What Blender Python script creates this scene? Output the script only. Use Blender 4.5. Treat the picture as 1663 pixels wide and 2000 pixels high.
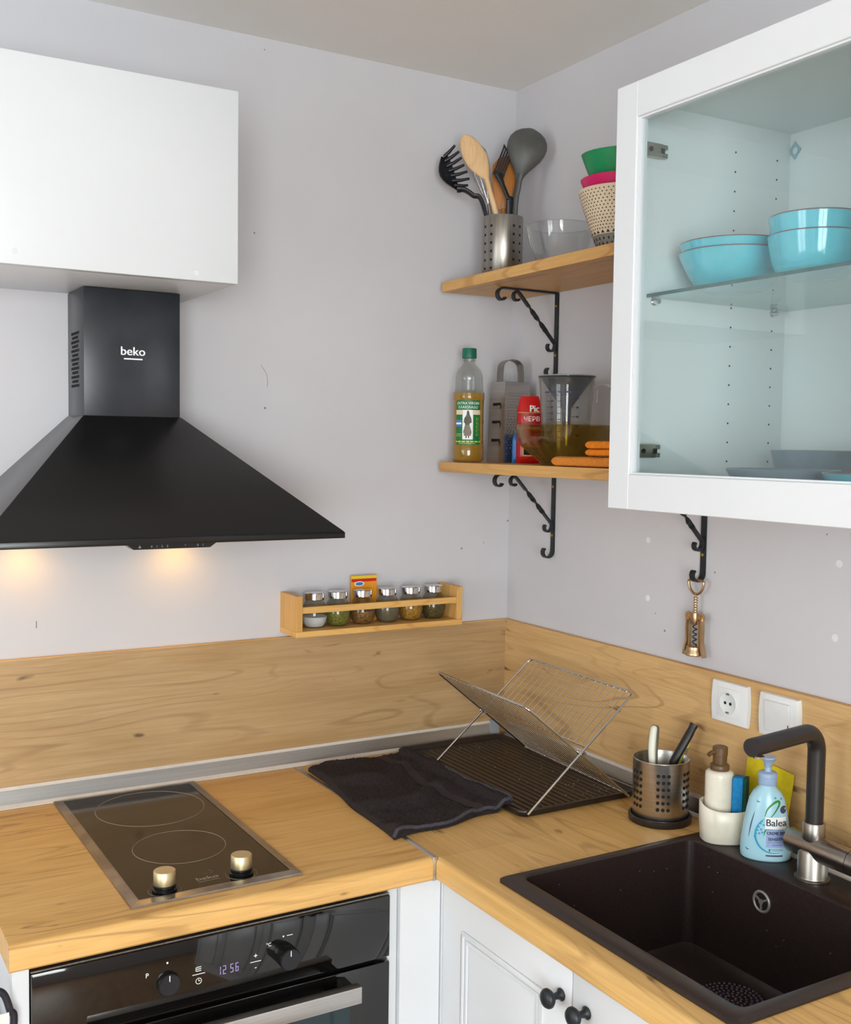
import bpy, bmesh, math, random
from mathutils import Vector, Matrix, noise as mnoise

for o in list(bpy.data.objects):
    bpy.data.objects.remove(o, do_unlink=True)
scene = bpy.context.scene
COL = scene.collection
PI = math.pi
W = 0.90                      # worktop height
random.seed(7)

# ------------------------------------------------------------------ camera
CAM = Vector((-1.5214, -2.1942, 0.7065 + W))
YAW, PITCH, ROLL, FPX = math.radians(30.377), math.radians(-3.528), math.radians(0.772), 2136.1
_f = Vector((math.sin(YAW)*math.cos(PITCH), math.cos(YAW)*math.cos(PITCH), math.sin(PITCH)))
_r0 = Vector((math.cos(YAW), -math.sin(YAW), 0)); _u0 = _r0.cross(_f)
_r = _r0*math.cos(ROLL) + _u0*math.sin(ROLL); _u = -_r0*math.sin(ROLL) + _u0*math.cos(ROLL)
cd = bpy.data.cameras.new('camera'); cam = bpy.data.objects.new('camera', cd); COL.objects.link(cam)
m = Matrix((_r, _u, -_f)).transposed().to_4x4(); m.translation = CAM
cam.matrix_world = m
cd.sensor_fit = 'HORIZONTAL'; cd.sensor_width = 36; cd.lens = FPX/1663*36; cd.clip_start = 0.02
scene.camera = cam

# ------------------------------------------------------------------ world, daylight, exposure
w = bpy.data.worlds.new('world'); scene.world = w; w.use_nodes = True
nt = w.node_tree; bg = nt.nodes['Background']
sky = nt.nodes.new('ShaderNodeTexSky'); sky.sky_type = 'HOSEK_WILKIE'; sky.turbidity = 4
sky.sun_direction = (0.5, 0.6, 0.62)
nt.links.new(sky.outputs[0], bg.inputs[0]); bg.inputs[1].default_value = 0.15
def area(name, loc, rot, sx, sy, power, col):
    l = bpy.data.lights.new(name, 'AREA'); l.shape = 'RECTANGLE'; l.size = sx; l.size_y = sy
    l.energy = power; l.color = col
    o = bpy.data.objects.new(name, l); COL.objects.link(o); o.location = loc; o.rotation_euler = rot
    return o
# daylight standing in the two window openings of the room (behind the camera)
area('window_daylight', (-2.55, -4.56, 1.36), (math.radians(90), 0, 0), 2.0, 1.9, 197, (0.975, 0.99, 1.0))
area('window_daylight', (-4.06, -1.55, 1.45), (0, math.radians(-90), 0), 1.5, 1.3, 50, (0.97, 0.988, 1.0))
scene.cycles.transparent_max_bounces = 32
vs = scene.view_settings
vs.view_transform = 'Standard'; vs.look = 'None'; vs.gamma = 1; vs.exposure = 0.0; vs.use_curve_mapping = False

def ray(px, py): return _f + _r*((px-831.5)/FPX) + _u*((1000-py)/FPX)
def at(px, py, ax, val):
    d = ray(px, py); i = 'xyz'.index(ax); t = (val-CAM[i])/d[i]; return CAM + d*t
def dep(px, py, depth): return CAM + ray(px, py)*depth

# ------------------------------------------------------------------ materials
def s2l(c):
    return tuple((v/255/12.92 if v/255 <= .04045 else ((v/255+.055)/1.055)**2.4) for v in c)
MATS = {}
def rgb(*c): return s2l(c) + (1,)
class NT:
    def __init__(self, name):
        self.m = bpy.data.materials.new(name); self.m.use_nodes = True
        self.t = self.m.node_tree; self.t.nodes.clear()
        self.out = self.n('ShaderNodeOutputMaterial')
        MATS[name] = self.m
    def n(self, typ, **kw):
        nd = self.t.nodes.new(typ)
        for k, v in kw.items():
            if k in nd.inputs: nd.inputs[k].default_value = v
            else: setattr(nd, k, v)
        return nd
    def l(self, a, b): self.t.links.new(a, b)
    def coords(self, scale=(1, 1, 1), rot=(0, 0, 0)):
        tc = self.n('ShaderNodeTexCoord'); mp = self.n('ShaderNodeMapping')
        mp.inputs['Scale'].default_value = scale; mp.inputs['Rotation'].default_value = rot
        self.l(tc.outputs['Object'], mp.inputs['Vector']); return mp.outputs[0]
    def noise(self, scale=(5, 5, 5), detail=4, rough=.55, dist=0):
        nd = self.n('ShaderNodeTexNoise'); nd.inputs['Scale'].default_value = 1
        nd.inputs['Detail'].default_value = detail; nd.inputs['Roughness'].default_value = rough
        nd.inputs['Distortion'].default_value = dist
        self.l(self.coords(scale), nd.inputs['Vector']); return nd.outputs['Fac']
    def ramp(self, fac, stops):
        r = self.n('ShaderNodeValToRGB'); e = r.color_ramp.elements
        e[0].position, e[0].color = stops[0]; e[1].position, e[1].color = stops[-1]
        for p, c in stops[1:-1]:
            x = e.new(p); x.color = c
        self.l(fac, r.inputs[0]); return r.outputs[0]
    def mix(self, fac, a, b, mode='MIX'):
        x = self.n('ShaderNodeMix'); x.data_type = 'RGBA'; x.blend_type = mode
        for s, v in ((x.inputs[0], fac), (x.inputs[6], a), (x.inputs[7], b)):
            if hasattr(v, 'links') or hasattr(v, 'is_linked'): self.l(v, s)
            else: s.default_value = v
        return x.outputs[2]
    def bump(self, h, strength=.2, dist=.001):
        b = self.n('ShaderNodeBump'); b.inputs['Strength'].default_value = strength; b.inputs['Distance'].default_value = dist
        self.l(h, b.inputs['Height']); return b.outputs[0]
    def bsdf(self, col, rough=.5, metal=0, normal=None, **kw):
        p = self.n('ShaderNodeBsdfPrincipled')
        if isinstance(col, tuple): p.inputs['Base Color'].default_value = col
        else: self.l(col, p.inputs['Base Color'])
        if isinstance(rough, (int, float)): p.inputs['Roughness'].default_value = rough
        else: self.l(rough, p.inputs['Roughness'])
        p.inputs['Metallic'].default_value = metal
        for k, v in kw.items(): p.inputs[k].default_value = v
        if normal is not None: self.l(normal, p.inputs['Normal'])
        self.l(p.outputs[0], self.out.inputs[0]); return p

def pmat(name, c1, c2=None, rough=.5, metal=0, ns=(30, 30, 30), bump=0, bs=None, bd=.001, **kw):
    k = NT(name); c2 = c2 or tuple(max(0, v-9) for v in c1)
    f = k.noise(ns); col = k.ramp(f, [(.35, rgb(*c2)), (.65, rgb(*c1))])
    nrm = k.bump(k.noise(bs or ns, 3), bump, bd) if bump else None
    k.bsdf(col, rough, metal, nrm, **kw); return k.m

def thin_glass(name, tint, ior=1.45, rough=.02, haze=0, hazecol=(200, 200, 200)):
    k = NT(name)
    tr = k.n('ShaderNodeBsdfTransparent'); tr.inputs[0].default_value = rgb(*tint)
    nz = k.noise((20, 20, 20)); rr = k.n('ShaderNodeMapRange'); k.l(nz, rr.inputs[0])
    rr.inputs[3].default_value = rough*.8; rr.inputs[4].default_value = rough*1.2
    gl = k.n('ShaderNodeBsdfGlossy'); k.l(rr.outputs[0], gl.inputs['Roughness']); gl.inputs[0].default_value = (1, 1, 1, 1)
    base = tr.outputs[0]
    if haze:
        df = k.n('ShaderNodeBsdfDiffuse'); df.inputs[0].default_value = rgb(*hazecol)
        tl = k.n('ShaderNodeBsdfTranslucent'); tl.inputs[0].default_value = rgb(*hazecol)
        ad = k.n('ShaderNodeMixShader'); k.l(df.outputs[0], ad.inputs[1]); k.l(tl.outputs[0], ad.inputs[2])
        mx = k.n('ShaderNodeMixShader'); mx.inputs[0].default_value = haze
        k.l(base, mx.inputs[1]); k.l(ad.outputs[0], mx.inputs[2]); base = mx.outputs[0]
    fr = k.n('ShaderNodeFresnel'); ge = k.n('ShaderNodeNewGeometry'); mr = k.n('ShaderNodeMapRange')
    k.l(ge.outputs['Backfacing'], mr.inputs[0]); mr.inputs[3].default_value = ior; mr.inputs[4].default_value = 1/ior; k.l(mr.outputs[0], fr.inputs[0])
    mx = k.n('ShaderNodeMixShader'); k.l(fr.outputs[0], mx.inputs[0]); k.l(base, mx.inputs[1]); k.l(gl.outputs[0], mx.inputs[2])
    k.l(mx.outputs[0], k.out.inputs[0]); return k.m

def wood(name, light, mid, dark, axis='x', rough=.42, fine=1.0, knots=True, coat=0.0):
    k = NT(name)
    def sc(along, across): return tuple(along if a == axis else across for a in 'xyz')
    n1 = k.noise(sc(1.1, 9), 5, .6, .6)
    base = k.ramp(n1, [(.34, rgb(*mid)), (.50, rgb(*light)), (.66, rgb(*mid))])
    # slow cathedral figure
    wv = k.n('ShaderNodeTexNoise'); wv.inputs['Scale'].default_value = 1; wv.inputs['Detail'].default_value = 2; wv.inputs['Distortion'].default_value = .25
    k.l(k.coords(sc(.9, 7.5)), wv.inputs['Vector'])
    mu = k.n('ShaderNodeMath', operation='MULTIPLY'); k.l(wv.outputs['Fac'], mu.inputs[0]); mu.inputs[1].default_value = 110
    sn = k.n('ShaderNodeMath', operation='SINE'); k.l(mu.outputs[0], sn.inputs[0])
    lines = k.ramp(sn.outputs[0], [(.70, (0, 0, 0, 1)), (1.0, (1, 1, 1, 1))])
    msk = k.ramp(k.noise(sc(1.6, 6), 3), [(.44, (0, 0, 0, 1)), (.64, (.46, .46, .46, 1))])
    f1 = k.mix(1.0, lines, msk, 'MULTIPLY')
    c = k.mix(f1, base, rgb(*dark))
    fn = k.ramp(k.noise(sc(5, 190*fine), 3, .7), [(.40, (.80, .80, .80, 1)), (.60, (1, 1, 1, 1))])
    c = k.mix(.55, c, k.mix(1.0, c, fn, 'MULTIPLY'))
    if knots:
        kn = k.ramp(k.noise(sc(9, 34), 2, .5, .5), [(.70, (0, 0, 0, 1)), (.77, (.8, .8, .8, 1))])
        c = k.mix(kn, c, rgb(*tuple(int(v*.62) for v in dark)))
    nrm = k.bump(k.noise(sc(5, 190*fine), 3), .08, .0006)
    k.bsdf(c, rough, 0, nrm, **{'Coat Weight': coat, 'Coat Roughness': .25}); return k.m

pmat('wall_paint', (202, 200, 204), (197, 195, 199), .85, ns=(2.2, 2.2, 2.2), bump=.12, bs=(160, 160, 160), bd=.0006)
pmat('ceiling_paint', (236, 234, 231), (231, 229, 226), .9, ns=(2, 2, 2), bump=.1, bs=(90, 90, 90))
pmat('filler', (226, 226, 226), rough=.9)
pmat('speck', (138, 134, 138), rough=.9)
pmat('scuff', (180, 177, 180), rough=.9)
wood('floor_wood', (188, 150, 110), (170, 130, 92), (120, 86, 56), 'y', .35)
wood('wood_x', (222, 176, 108), (206, 157, 88), (140, 96, 50), 'x', .40)
wood('wood_y', (222, 179, 112), (206, 161, 93), (142, 100, 54), 'y', .40)
wood('splash_x', (186, 153, 110), (173, 138, 92), (126, 90, 54), 'x', .45)
wood('splash_y', (214, 174, 120), (200, 158, 104), (134, 96, 56), 'y', .45)
wood('oak', (214, 165, 98), (198, 146, 80), (160, 108, 54), 'y', .45, knots=False)
wood('pine_x', (226, 178, 104), (214, 162, 88), (184, 126, 62), 'x', .5, 2, False)
wood('pine_z', (222, 172, 100), (208, 156, 86), (184, 126, 62), 'z', .5, 2, False)
wood('beech', (228, 192, 148), (218, 178, 130), (190, 146, 98), 'z', .55, 2, False)
wood('teak', (190, 118, 44), (172, 102, 34), (130, 74, 24), 'z', .5, 2, False)
pmat('white_lacquer', (218, 221, 225), (215, 218, 222), .32, ns=(3, 3, 3))
pmat('white_inside', (226, 231, 231), (222, 228, 228), .4, ns=(3, 3, 3))
pmat('white_plastic', (234, 235, 236), (230, 231, 232), .28)
pmat('appliance_white', (205, 216, 224), (198, 210, 220), .3)
pmat('black_paint', (15, 15, 16), (12, 12, 13), .26, ns=(6, 6, 6), bump=.02, bs=(300, 300, 300))
pmat('black_chimney', (42, 46, 53), (28, 32, 37), .28, ns=(9, 9, 9))
pmat('dark_slot', (8, 8, 9), rough=.8)
pmat('black_glass', (14, 12, 12), (11, 10, 10), .05, ns=(4, 4, 4), **{'Coat Weight': .5, 'Coat Roughness': .02})
pmat('hob_glass', (27, 20, 17), (23, 17, 14), .10, ns=(4, 4, 4))
pmat('hob_print', (140, 126, 108), rough=.4)
pmat('steel', (206, 202, 198), (190, 186, 182), .30, 1, ns=(3, 3, 260))
pmat('steel_tarnish', (178, 170, 162), (150, 142, 136), .30, 1, ns=(20, 20, 60))
pmat('steel_brushed', (168, 162, 154), (146, 141, 134), .34, 1, ns=(200, 200, 4))
pmat('satin_metal', (176, 168, 162), (160, 152, 146), .42, .6)
pmat('chrome', (214, 214, 214), (204, 204, 204), .10, 1)
pmat('alu', (176, 175, 172), (164, 163, 160), .33, 1, ns=(3, 200, 200))
pmat('nickel', (168, 160, 144), (150, 142, 128), .28, 1)
pmat('champagne', (222, 208, 170), (212, 198, 160), .44, 1)
pmat('bronze', (206, 178, 142), (186, 158, 124), .32, 1)
pmat('brass', (190, 160, 60), (170, 140, 50), .35, 1)
pmat('lip_plastic', (206, 196, 186), (198, 188, 178), .35)
pmat('grey_plastic', (148, 154, 160), (138, 144, 150), .4)
pmat('iron', (26, 32, 38), (18, 23, 28), .42, ns=(60, 60, 60), bump=.2, bs=(150, 150, 150))
pmat('nylon_black', (24, 27, 33), (18, 20, 25), .38)
pmat('nylon_grey', (84, 84, 80), (74, 74, 71), .45)
pmat('spout_black', (38, 34, 35), (31, 28, 29), .42, bump=.05, bs=(400, 400, 400))
pmat('sink_stone', (50, 38, 36), (36, 27, 25), .36, ns=(300, 300, 300), bump=.12, bs=(500, 500, 500), bd=.0004)
pmat('strainer_plastic', (112, 100, 120), (98, 88, 106), .4)
pmat('tray_plastic', (38, 29, 27), (30, 22, 20), .34, ns=(40, 8, 40), bump=.1, bs=(60, 8, 60))
pmat('drop', (200, 198, 196), rough=.15)
pmat('towel', (52, 40, 42), (18, 13, 15), .95, ns=(420, 420, 420), bump=1.0, bs=(520, 520, 520), bd=.003)
pmat('towel_band', (48, 38, 43), (38, 30, 34), .85, ns=(60, 500, 60), bump=.4, bs=(60, 700, 60))
pmat('towel_hem', (70, 68, 76), (54, 52, 60), .85, ns=(300, 300, 300), bump=.4, bs=(500, 500, 500))
pmat('label_white', (226, 224, 216), rough=.7)
pmat('cream_ceramic', (228, 221, 204), (220, 212, 194), .3, ns=(40, 40, 40))
pmat('pump_brown', (104, 76, 46), (88, 62, 36), .4)
pmat('yellow_cloth', (226, 204, 22), (214, 190, 14), .8, ns=(90, 90, 90), bump=.3, bs=(220, 220, 220))
pmat('sponge_blue', (20, 128, 186), (12, 112, 170), .9, ns=(200, 200, 200), bump=.6, bs=(320, 320, 320))
pmat('sponge_green', (18, 74, 58), (10, 58, 44), .95, ns=(200, 200, 200), bump=.6, bs=(320, 320, 320))
pmat('balea_body', (168, 208, 222), (160, 202, 218), .25, ns=(14, 14, 14))
pmat('balea_pump', (156, 178, 206), (148, 170, 200), .35)
pmat('print_white', (236, 238, 236), rough=.5)
pmat('print_logo', (250, 250, 250), (244, 244, 244), .5)
pmat('print_grey', (150, 150, 150), rough=.5)
pmat('print_dark', (30, 34, 56), rough=.5)
pmat('print_black', (22, 22, 24), rough=.5)
pmat('print_lilac', (150, 168, 212), rough=.45)
pmat('print_aqua', (52, 158, 194), rough=.45)
pmat('print_leaf', (52, 132, 42), rough=.45)
pmat('print_purple', (70, 62, 92), rough=.45)
pmat('print_green', (14, 116, 62), (10, 104, 54), rough=.45)
pmat('print_yellow', (222, 198, 50), rough=.45)
pmat('print_blue', (70, 120, 190), rough=.45)
pmat('dress_dark', (62, 60, 46), (84, 76, 52), .5, ns=(300, 300, 300))
pmat('dress_skirt', (104, 112, 96), (130, 92, 78), .5, ns=(260, 260, 260))
pmat('cap_green', (10, 104, 82), (8, 94, 74), .4)
pmat('red_packet', (206, 22, 22), (188, 14, 16), .28, ns=(12, 12, 12))
pmat('dark_red', (158, 18, 20), rough=.35)
pmat('gold_print', (206, 160, 96), rough=.4)
pmat('blue_packet', (28, 122, 202), (22, 108, 188), .3)
pmat('orange_box', (228, 150, 28), (218, 138, 20), .45)
pmat('orange_cloth', (216, 132, 44), (204, 120, 34), .9, ns=(140, 140, 140), bump=.5, bs=(300, 300, 300), bd=.002)
pmat('bright_orange_cloth', (236, 136, 12), (220, 120, 6), .9, ns=(90, 90, 90), bump=.9, bs=(150, 150, 150), bd=.003)
pmat('bowl_green', (6, 142, 84), (4, 132, 76), .4)
pmat('bowl_pink', (214, 10, 100), (202, 6, 92), .4)
pmat('bowl_cream', (224, 206, 178), (216, 196, 168), .5)
pmat('bowl_grey', (132, 128, 120), (120, 116, 108), .5)
pmat('turquoise', (92, 188, 204), (76, 176, 196), .12, ns=(24, 24, 24), **{'Coat Weight': .5, 'Coat Roughness': .05})
pmat('rim_brown', (122, 92, 92), (104, 78, 80), .3)
pmat('plate_blue_grey', (120, 138, 148), (112, 130, 140), .45)
pmat('hinge_metal', (196, 190, 170), (176, 170, 150), .34, 1)
pmat('cover_blue', (150, 186, 198), rough=.4)
pmat('salt', (238, 238, 240), rough=.9, bump=.3, bs=(500, 500, 500))
pmat('herb_green', (150, 146, 60), (96, 94, 30), .9, ns=(260, 260, 260), bump=1, bs=(300, 300, 300))
pmat('seed_brown', (166, 120, 62), (92, 58, 26), .9, ns=(240, 240, 240), bump=1, bs=(300, 300, 300))
pmat('pepper_grey', (126, 116, 92), (106, 96, 74), .95, ns=(500, 500, 500))
pmat('seed_yellow', (204, 152, 54), (140, 92, 26), .9, ns=(240, 240, 240), bump=1, bs=(300, 300, 300))
pmat('herb_dark', (112, 98, 52), (74, 62, 30), .9, ns=(260, 260, 260), bump=1, bs=(300, 300, 300))
pmat('knife_grey', (112, 108, 96), (100, 96, 84), .5)
pmat('knife_white', (226, 226, 212), (218, 218, 202), .45)
pmat('yellow_plastic', (206, 198, 40), rough=.4)
pmat('blue_plastic', (24, 92, 170), rough=.4)
pmat('cable', (34, 32, 42), rough=.5)
pmat('dot_print', (40, 36, 34), rough=.6)
thin_glass('pane_glass', (250, 253, 253), 1.5, .01)
thin_glass('shelf_glass', (226, 242, 240), 1.5, .02)
pmat('glass_edge', (58, 96, 96), (50, 86, 88), .12)
thin_glass('clear_glass', (248, 249, 249), 1.5, .02)
thin_glass('jar_glass', (226, 228, 226), 1.5, .03)
thin_glass('clear_plastic', (238, 238, 236), 1.42, .05, .06, (220, 222, 224))
thin_glass('funnel_plastic', (132, 146, 160), 1.45, .12, .45, (120, 132, 146))
thin_glass('bottle_plastic', (232, 234, 232), 1.5, .06, .05, (225, 226, 230))
thin_glass('handle_plastic', (240, 240, 240), 1.7, .03, .30, (235, 236, 238))
thin_glass('oil', (244, 214, 70), 1.3, .05, .62, (240, 190, 10))
thin_glass('amber_glass', (230, 219, 174), 1.55, .03)
thin_glass('oven_window_glass', (120, 150, 156), 1.5, .02, .6, (70, 96, 104))
def emis(name, col, s):
    k = NT(name); e = k.n('ShaderNodeEmission'); e.inputs[1].default_value = s
    f = k.noise((40, 40, 40)); k.l(k.ramp(f, [(.3, col), (.7, tuple(v*.92 for v in col[:3])+(1,))]), e.inputs[0])
    k.l(e.outputs[0], k.out.inputs[0])
emis('display_digits', rgb(190, 170, 226), 1.0)
emis('lamp_warm', (1.0, .66, .22, 1), 8)

# ------------------------------------------------------------------ mesh helpers
class B:
    def __init__(self): self.v = []; self.f = []
    def add(self, vs, fs):
        o = len(self.v); self.v += [tuple(p) for p in vs]; self.f += [[i+o for i in q] for q in fs]; return self
    def box(self, x0, x1, y0, y1, z0, z1):
        x0, x1 = sorted((x0, x1)); y0, y1 = sorted((y0, y1)); z0, z1 = sorted((z0, z1))
        v = [(x, y, z) for z in (z0, z1) for y in (y0, y1) for x in (x0, x1)]
        return self.add(v, [(0, 2, 3, 1), (4, 5, 7, 6), (0, 1, 5, 4), (2, 6, 7, 3), (0, 4, 6, 2), (1, 3, 7, 5)])
    def hexa(self, lo, hi):           # two quads (lists of 4 pts), same winding
        v = list(lo)+list(hi)
        return self.add(v, [(3, 2, 1, 0), (4, 5, 6, 7), (0, 1, 5, 4), (1, 2, 6, 5), (2, 3, 7, 6), (3, 0, 4, 7)])
    def loft(self, loops, cap0=True, cap1=True, closed=True):
        o = len(self.v); n = len(loops[0])
        vs = [p for l in loops for p in l]; fs = []
        for i in range(len(loops)-1):
            for j in range(n if closed else n-1):
                k = (j+1) % n
                fs.append((i*n+j, i*n+k, (i+1)*n+k, (i+1)*n+j))
        if cap0: fs.append(tuple(range(n-1, -1, -1)))
        if cap1: fs.append(tuple((len(loops)-1)*n+j for j in range(n)))
        return self.add(vs, fs)
    def lathe(self, prof, seg=32, c=(0, 0, 0), sx=1, sy=1, fn=None):
        loops = []
        for r, z in prof:
            l = []
            for j in range(seg):
                a = 2*PI*j/seg; rr = r*(fn(a, z) if fn else 1)
                l.append((c[0]+rr*sx*math.cos(a), c[1]+rr*sy*math.sin(a), c[2]+z))
            loops.append(l)
        return self.loft(loops, prof[0][0] > 1e-6, prof[-1][0] > 1e-6)
    def tube(self, pts, r, seg=8, flat=1.0, up=None):
        pts = [Vector(p) for p in pts]; n = len(pts)
        rs = r if isinstance(r, (list, tuple)) else [r]*n
        loops = []; prev = None
        for i, p in enumerate(pts):
            t = (pts[min(i+1, n-1)]-pts[max(i-1, 0)])
            t = t.normalized() if t.length > 1e-9 else Vector((0, 0, 1))
            if prev is None:
                a = Vector(up) if up else (Vector((0, 0, 1)) if abs(t.z) < .9 else Vector((1, 0, 0)))
                prev = (a-t*a.dot(t)).normalized()
            else:
                prev = (prev-t*prev.dot(t)); prev = prev.normalized() if prev.length > 1e-9 else t.orthogonal().normalized()
            b = t.cross(prev)
            loops.append([p+(prev*math.cos(2*PI*j/seg)*flat+b*math.sin(2*PI*j/seg))*rs[i] for j in range(seg)])
        return self.loft(loops)
    def bar(self, pts, wdir, w, t, tw=None):   # flat bar swept along a path, width along wdir (tw = twist per point)
        pts = [Vector(p) for p in pts]; n = len(pts); wd = Vector(wdir).normalized(); loops = []
        for i, p in enumerate(pts):
            d = (pts[min(i+1, n-1)]-pts[max(i-1, 0)]).normalized()
            a = (wd-d*wd.dot(d)).normalized(); b = d.cross(a)
            if tw:
                c, s = math.cos(tw[i]), math.sin(tw[i]); a, b = a*c+b*s, b*c-a*s
            ww = w[i] if isinstance(w, list) else w
            tt = t[i] if isinstance(t, list) else t
            loops.append([p+a*ww/2+b*tt/2, p-a*ww/2+b*tt/2, p-a*ww/2-b*tt/2, p+a*ww/2-b*tt/2])
        return self.loft(loops)
    def prism(self, poly, o, ux, uy, th):     # polygon in plane (o,ux,uy), extruded by th along ux x uy
        o, ux, uy = Vector(o), Vector(ux), Vector(uy); nz = ux.cross(uy).normalized()*th
        a = [o+ux*p[0]+uy*p[1] for p in poly]
        return self.loft([a, [p+nz for p in a]])
    def disc(self, c, r, nrm, th, seg=16, rx=None, ux=None):
        nrm = Vector(nrm).normalized(); u = Vector(ux) if ux else nrm.orthogonal(); u = (u-nrm*u.dot(nrm)).normalized(); v = nrm.cross(u)
        c = Vector(c); rx = rx or r
        l = [c+u*math.cos(2*PI*j/seg)*rx+v*math.sin(2*PI*j/seg)*r for j in range(seg)]
        return self.loft([l, [p+nrm*th for p in l]])
    def ring(self, c, R, r, nrm, seg=32, s2=8):
        nrm = Vector(nrm).normalized(); u = nrm.orthogonal().normalized(); v = nrm.cross(u); c = Vector(c); loops = []
        for i in range(seg+1):
            a = 2*PI*i/seg; d = u*math.cos(a)+v*math.sin(a)
            loops.append([c+d*(R+r*math.cos(2*PI*j/s2))+nrm*r*math.sin(2*PI*j/s2) for j in range(s2)])
        return self.loft(loops, False, False)

def obj(name, b, mat, parent=None, smooth=None, bevel=0, seg=2, label=None, kind=None):
    me = bpy.data.meshes.new(name)
    if isinstance(b, B):
        bm = bmesh.new(); vs = [bm.verts.new(p) for p in b.v]
        for q in b.f:
            if len(set(q)) > 2:
                try: bm.faces.new([vs[i] for i in q])
                except ValueError: pass
        bmesh.ops.remove_doubles(bm, verts=bm.verts, dist=1e-7)
        bmesh.ops.recalc_face_normals(bm, faces=bm.faces)
        if bevel:
            es = [e for e in bm.edges if len(e.link_faces) == 2 and e.calc_face_angle(0) > .5]
            bmesh.ops.bevel(bm, geom=es, offset=bevel, segments=seg, profile=.5, affect='EDGES', clamp_overlap=True)
        bm.to_mesh(me); bm.free()
    else: me = b
    me.materials.append(MATS[mat])
    if smooth or bevel:
        for p in me.polygons: p.use_smooth = True
        me.set_sharp_from_angle(angle=math.radians(smooth or 35))
    o = bpy.data.objects.new(name, me); COL.objects.link(o)
    if parent is not None: o.parent = parent
    if label: o['label'] = label
    if kind: o['kind'] = kind
    return o
def thing(name, label, cat, loc=(0, 0, 0), rz=0, group=None):
    o = bpy.data.objects.new(name, None); COL.objects.link(o); o.empty_display_size = .05
    o.location = loc; o.rotation_euler = (0, 0, rz)
    return tag(o, label, cat, group)
def tag(o, label, cat, group=None):
    o['label'] = label; o['category'] = cat
    if group: o['group'] = group
    return o
def struct(name, b, mat, **kw):
    o = obj(name, b, mat, **kw); o['kind'] = 'structure'; return o
def share(name, me, parent, loc=(0, 0, 0), rot=(0, 0, 0)):
    o = bpy.data.objects.new(name, me); COL.objects.link(o); o.parent = parent; o.location = loc; o.rotation_euler = rot; return o
def text_bits(body, size, depth=.0004):
    cu = bpy.data.curves.new('t', 'FONT'); cu.body = body; cu.size = size; cu.extrude = depth; cu.align_x = 'CENTER'; cu.align_y = 'CENTER'
    cu.resolution_u = 3
    o = bpy.data.objects.new('t', cu); COL.objects.link(o)
    me = bpy.data.meshes.new_from_object(o.evaluated_get(bpy.context.evaluated_depsgraph_get()))
    bpy.data.objects.remove(o, do_unlink=True)
    vs = [tuple(v.co) for v in me.vertices]; fs = [list(p.vertices) for p in me.polygons]
    bpy.data.meshes.remove(me); return vs, fs
def text(b, body, size, fn, depth=.0004, sx=1.0, bold=0):
    vs, fs = text_bits(body, size, depth)
    for k, dx in enumerate([0] if not bold else [-bold, 0, bold]):
        b.add([fn(v[0]*sx+dx, v[1], v[2]+k*.00011) for v in vs], fs)
    return b
def arc(c, r, a0, a1, n, ux, uz):
    c, ux, uz = Vector(c), Vector(ux), Vector(uz)
    return [c+ux*(r*math.cos(a0+(a1-a0)*i/n))+uz*(r*math.sin(a0+(a1-a0)*i/n)) for i in range(n+1)]
def smoothpath(pts, n=8):
    pts = [Vector(p) for p in pts]; out = []
    P = [pts[0]*2-pts[1]]+pts+[pts[-1]*2-pts[-2]]
    for i in range(1, len(P)-2):
        for k in range(n):
            t = k/n; a, b, c, d = P[i-1], P[i], P[i+1], P[i+2]
            out.append(.5*((2*b)+(c-a)*t+(2*a-5*b+4*c-d)*t*t+(3*b-a-3*c+d)*t**3))
    out.append(pts[-1]); return out
def rrect(x0, x1, y0, y1, r, z, n=5):
    out = []
    for cx, cy, a in ((x1-r, y1-r, 0), (x0+r, y1-r, PI/2), (x0+r, y0+r, PI), (x1-r, y0+r, 1.5*PI)):
        for i in range(n+1):
            t = a+PI/2*i/n; out.append((cx+r*math.cos(t), cy+r*math.sin(t), z))
    return out

# ================================================================== the room
HC = 1.5486 + W
struct('floor', B().box(-4.1, .1, -4.6, .1, -.06, 0), 'floor_wood')
struct('ceiling', B().box(-4.1, .1, -4.6, .1, HC, HC+.06), 'ceiling_paint')
wall_left = struct('wall_left', B().box(-4.1, .1, 0, .1, 0, HC), 'wall_paint')
wall_right = struct('wall_right', B().box(0, .1, -4.6, 0, 0, HC), 'wall_paint')
struct('wall_back', B().box(-4.1, -3.55, -4.6, -4.5, 0, HC).box(-1.55, 0, -4.6, -4.5, 0, HC)
       .box(-3.55, -1.55, -4.6, -4.5, 0, .41).box(-3.55, -1.55, -4.6, -4.5, 2.31, HC), 'wall_paint')
struct('wall_side', B().box(-4.1, -4.0, -4.5, -2.2, 0, HC).box(-4.1, -4.0, -.9, 0, 0, HC)
       .box(-4.1, -4.0, -2.2, -.9, 0, .70).box(-4.1, -4.0, -2.2, -.9, 2.2, HC), 'wall_paint')
def window(n, x0, x1, z0, z1, loc, rz):
    b = B(); t = .055
    b.box(x0, x1, -.03, .03, z0, z0+t).box(x0, x1, -.03, .03, z1-t, z1).box(x0, x0+t, -.03, .03, z0+t, z1-t).box(x1-t, x1, -.03, .03, z0+t, z1-t)
    xm = (x0+x1)/2; b.box(xm-.05, xm+.05, -.03, .03, z0+t, z1-t)
    o = struct('window_%d' % n, b, 'white_lacquer'); o.location = loc; o.rotation_euler = (0, 0, rz)
    for a, c in ((x0+t, xm-.05), (xm+.05, x1-t)):
        obj('pane', B().box(a, c, -.003, .003, z0+t, z1-t), 'pane_glass', o)
window(1, -1.0, 1.0, .41, 2.31, (-2.55, -4.52, 0), 0)
window(2, -.65, .65, .70, 2.2, (-4.02, -1.55, 0), PI/2)
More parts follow.
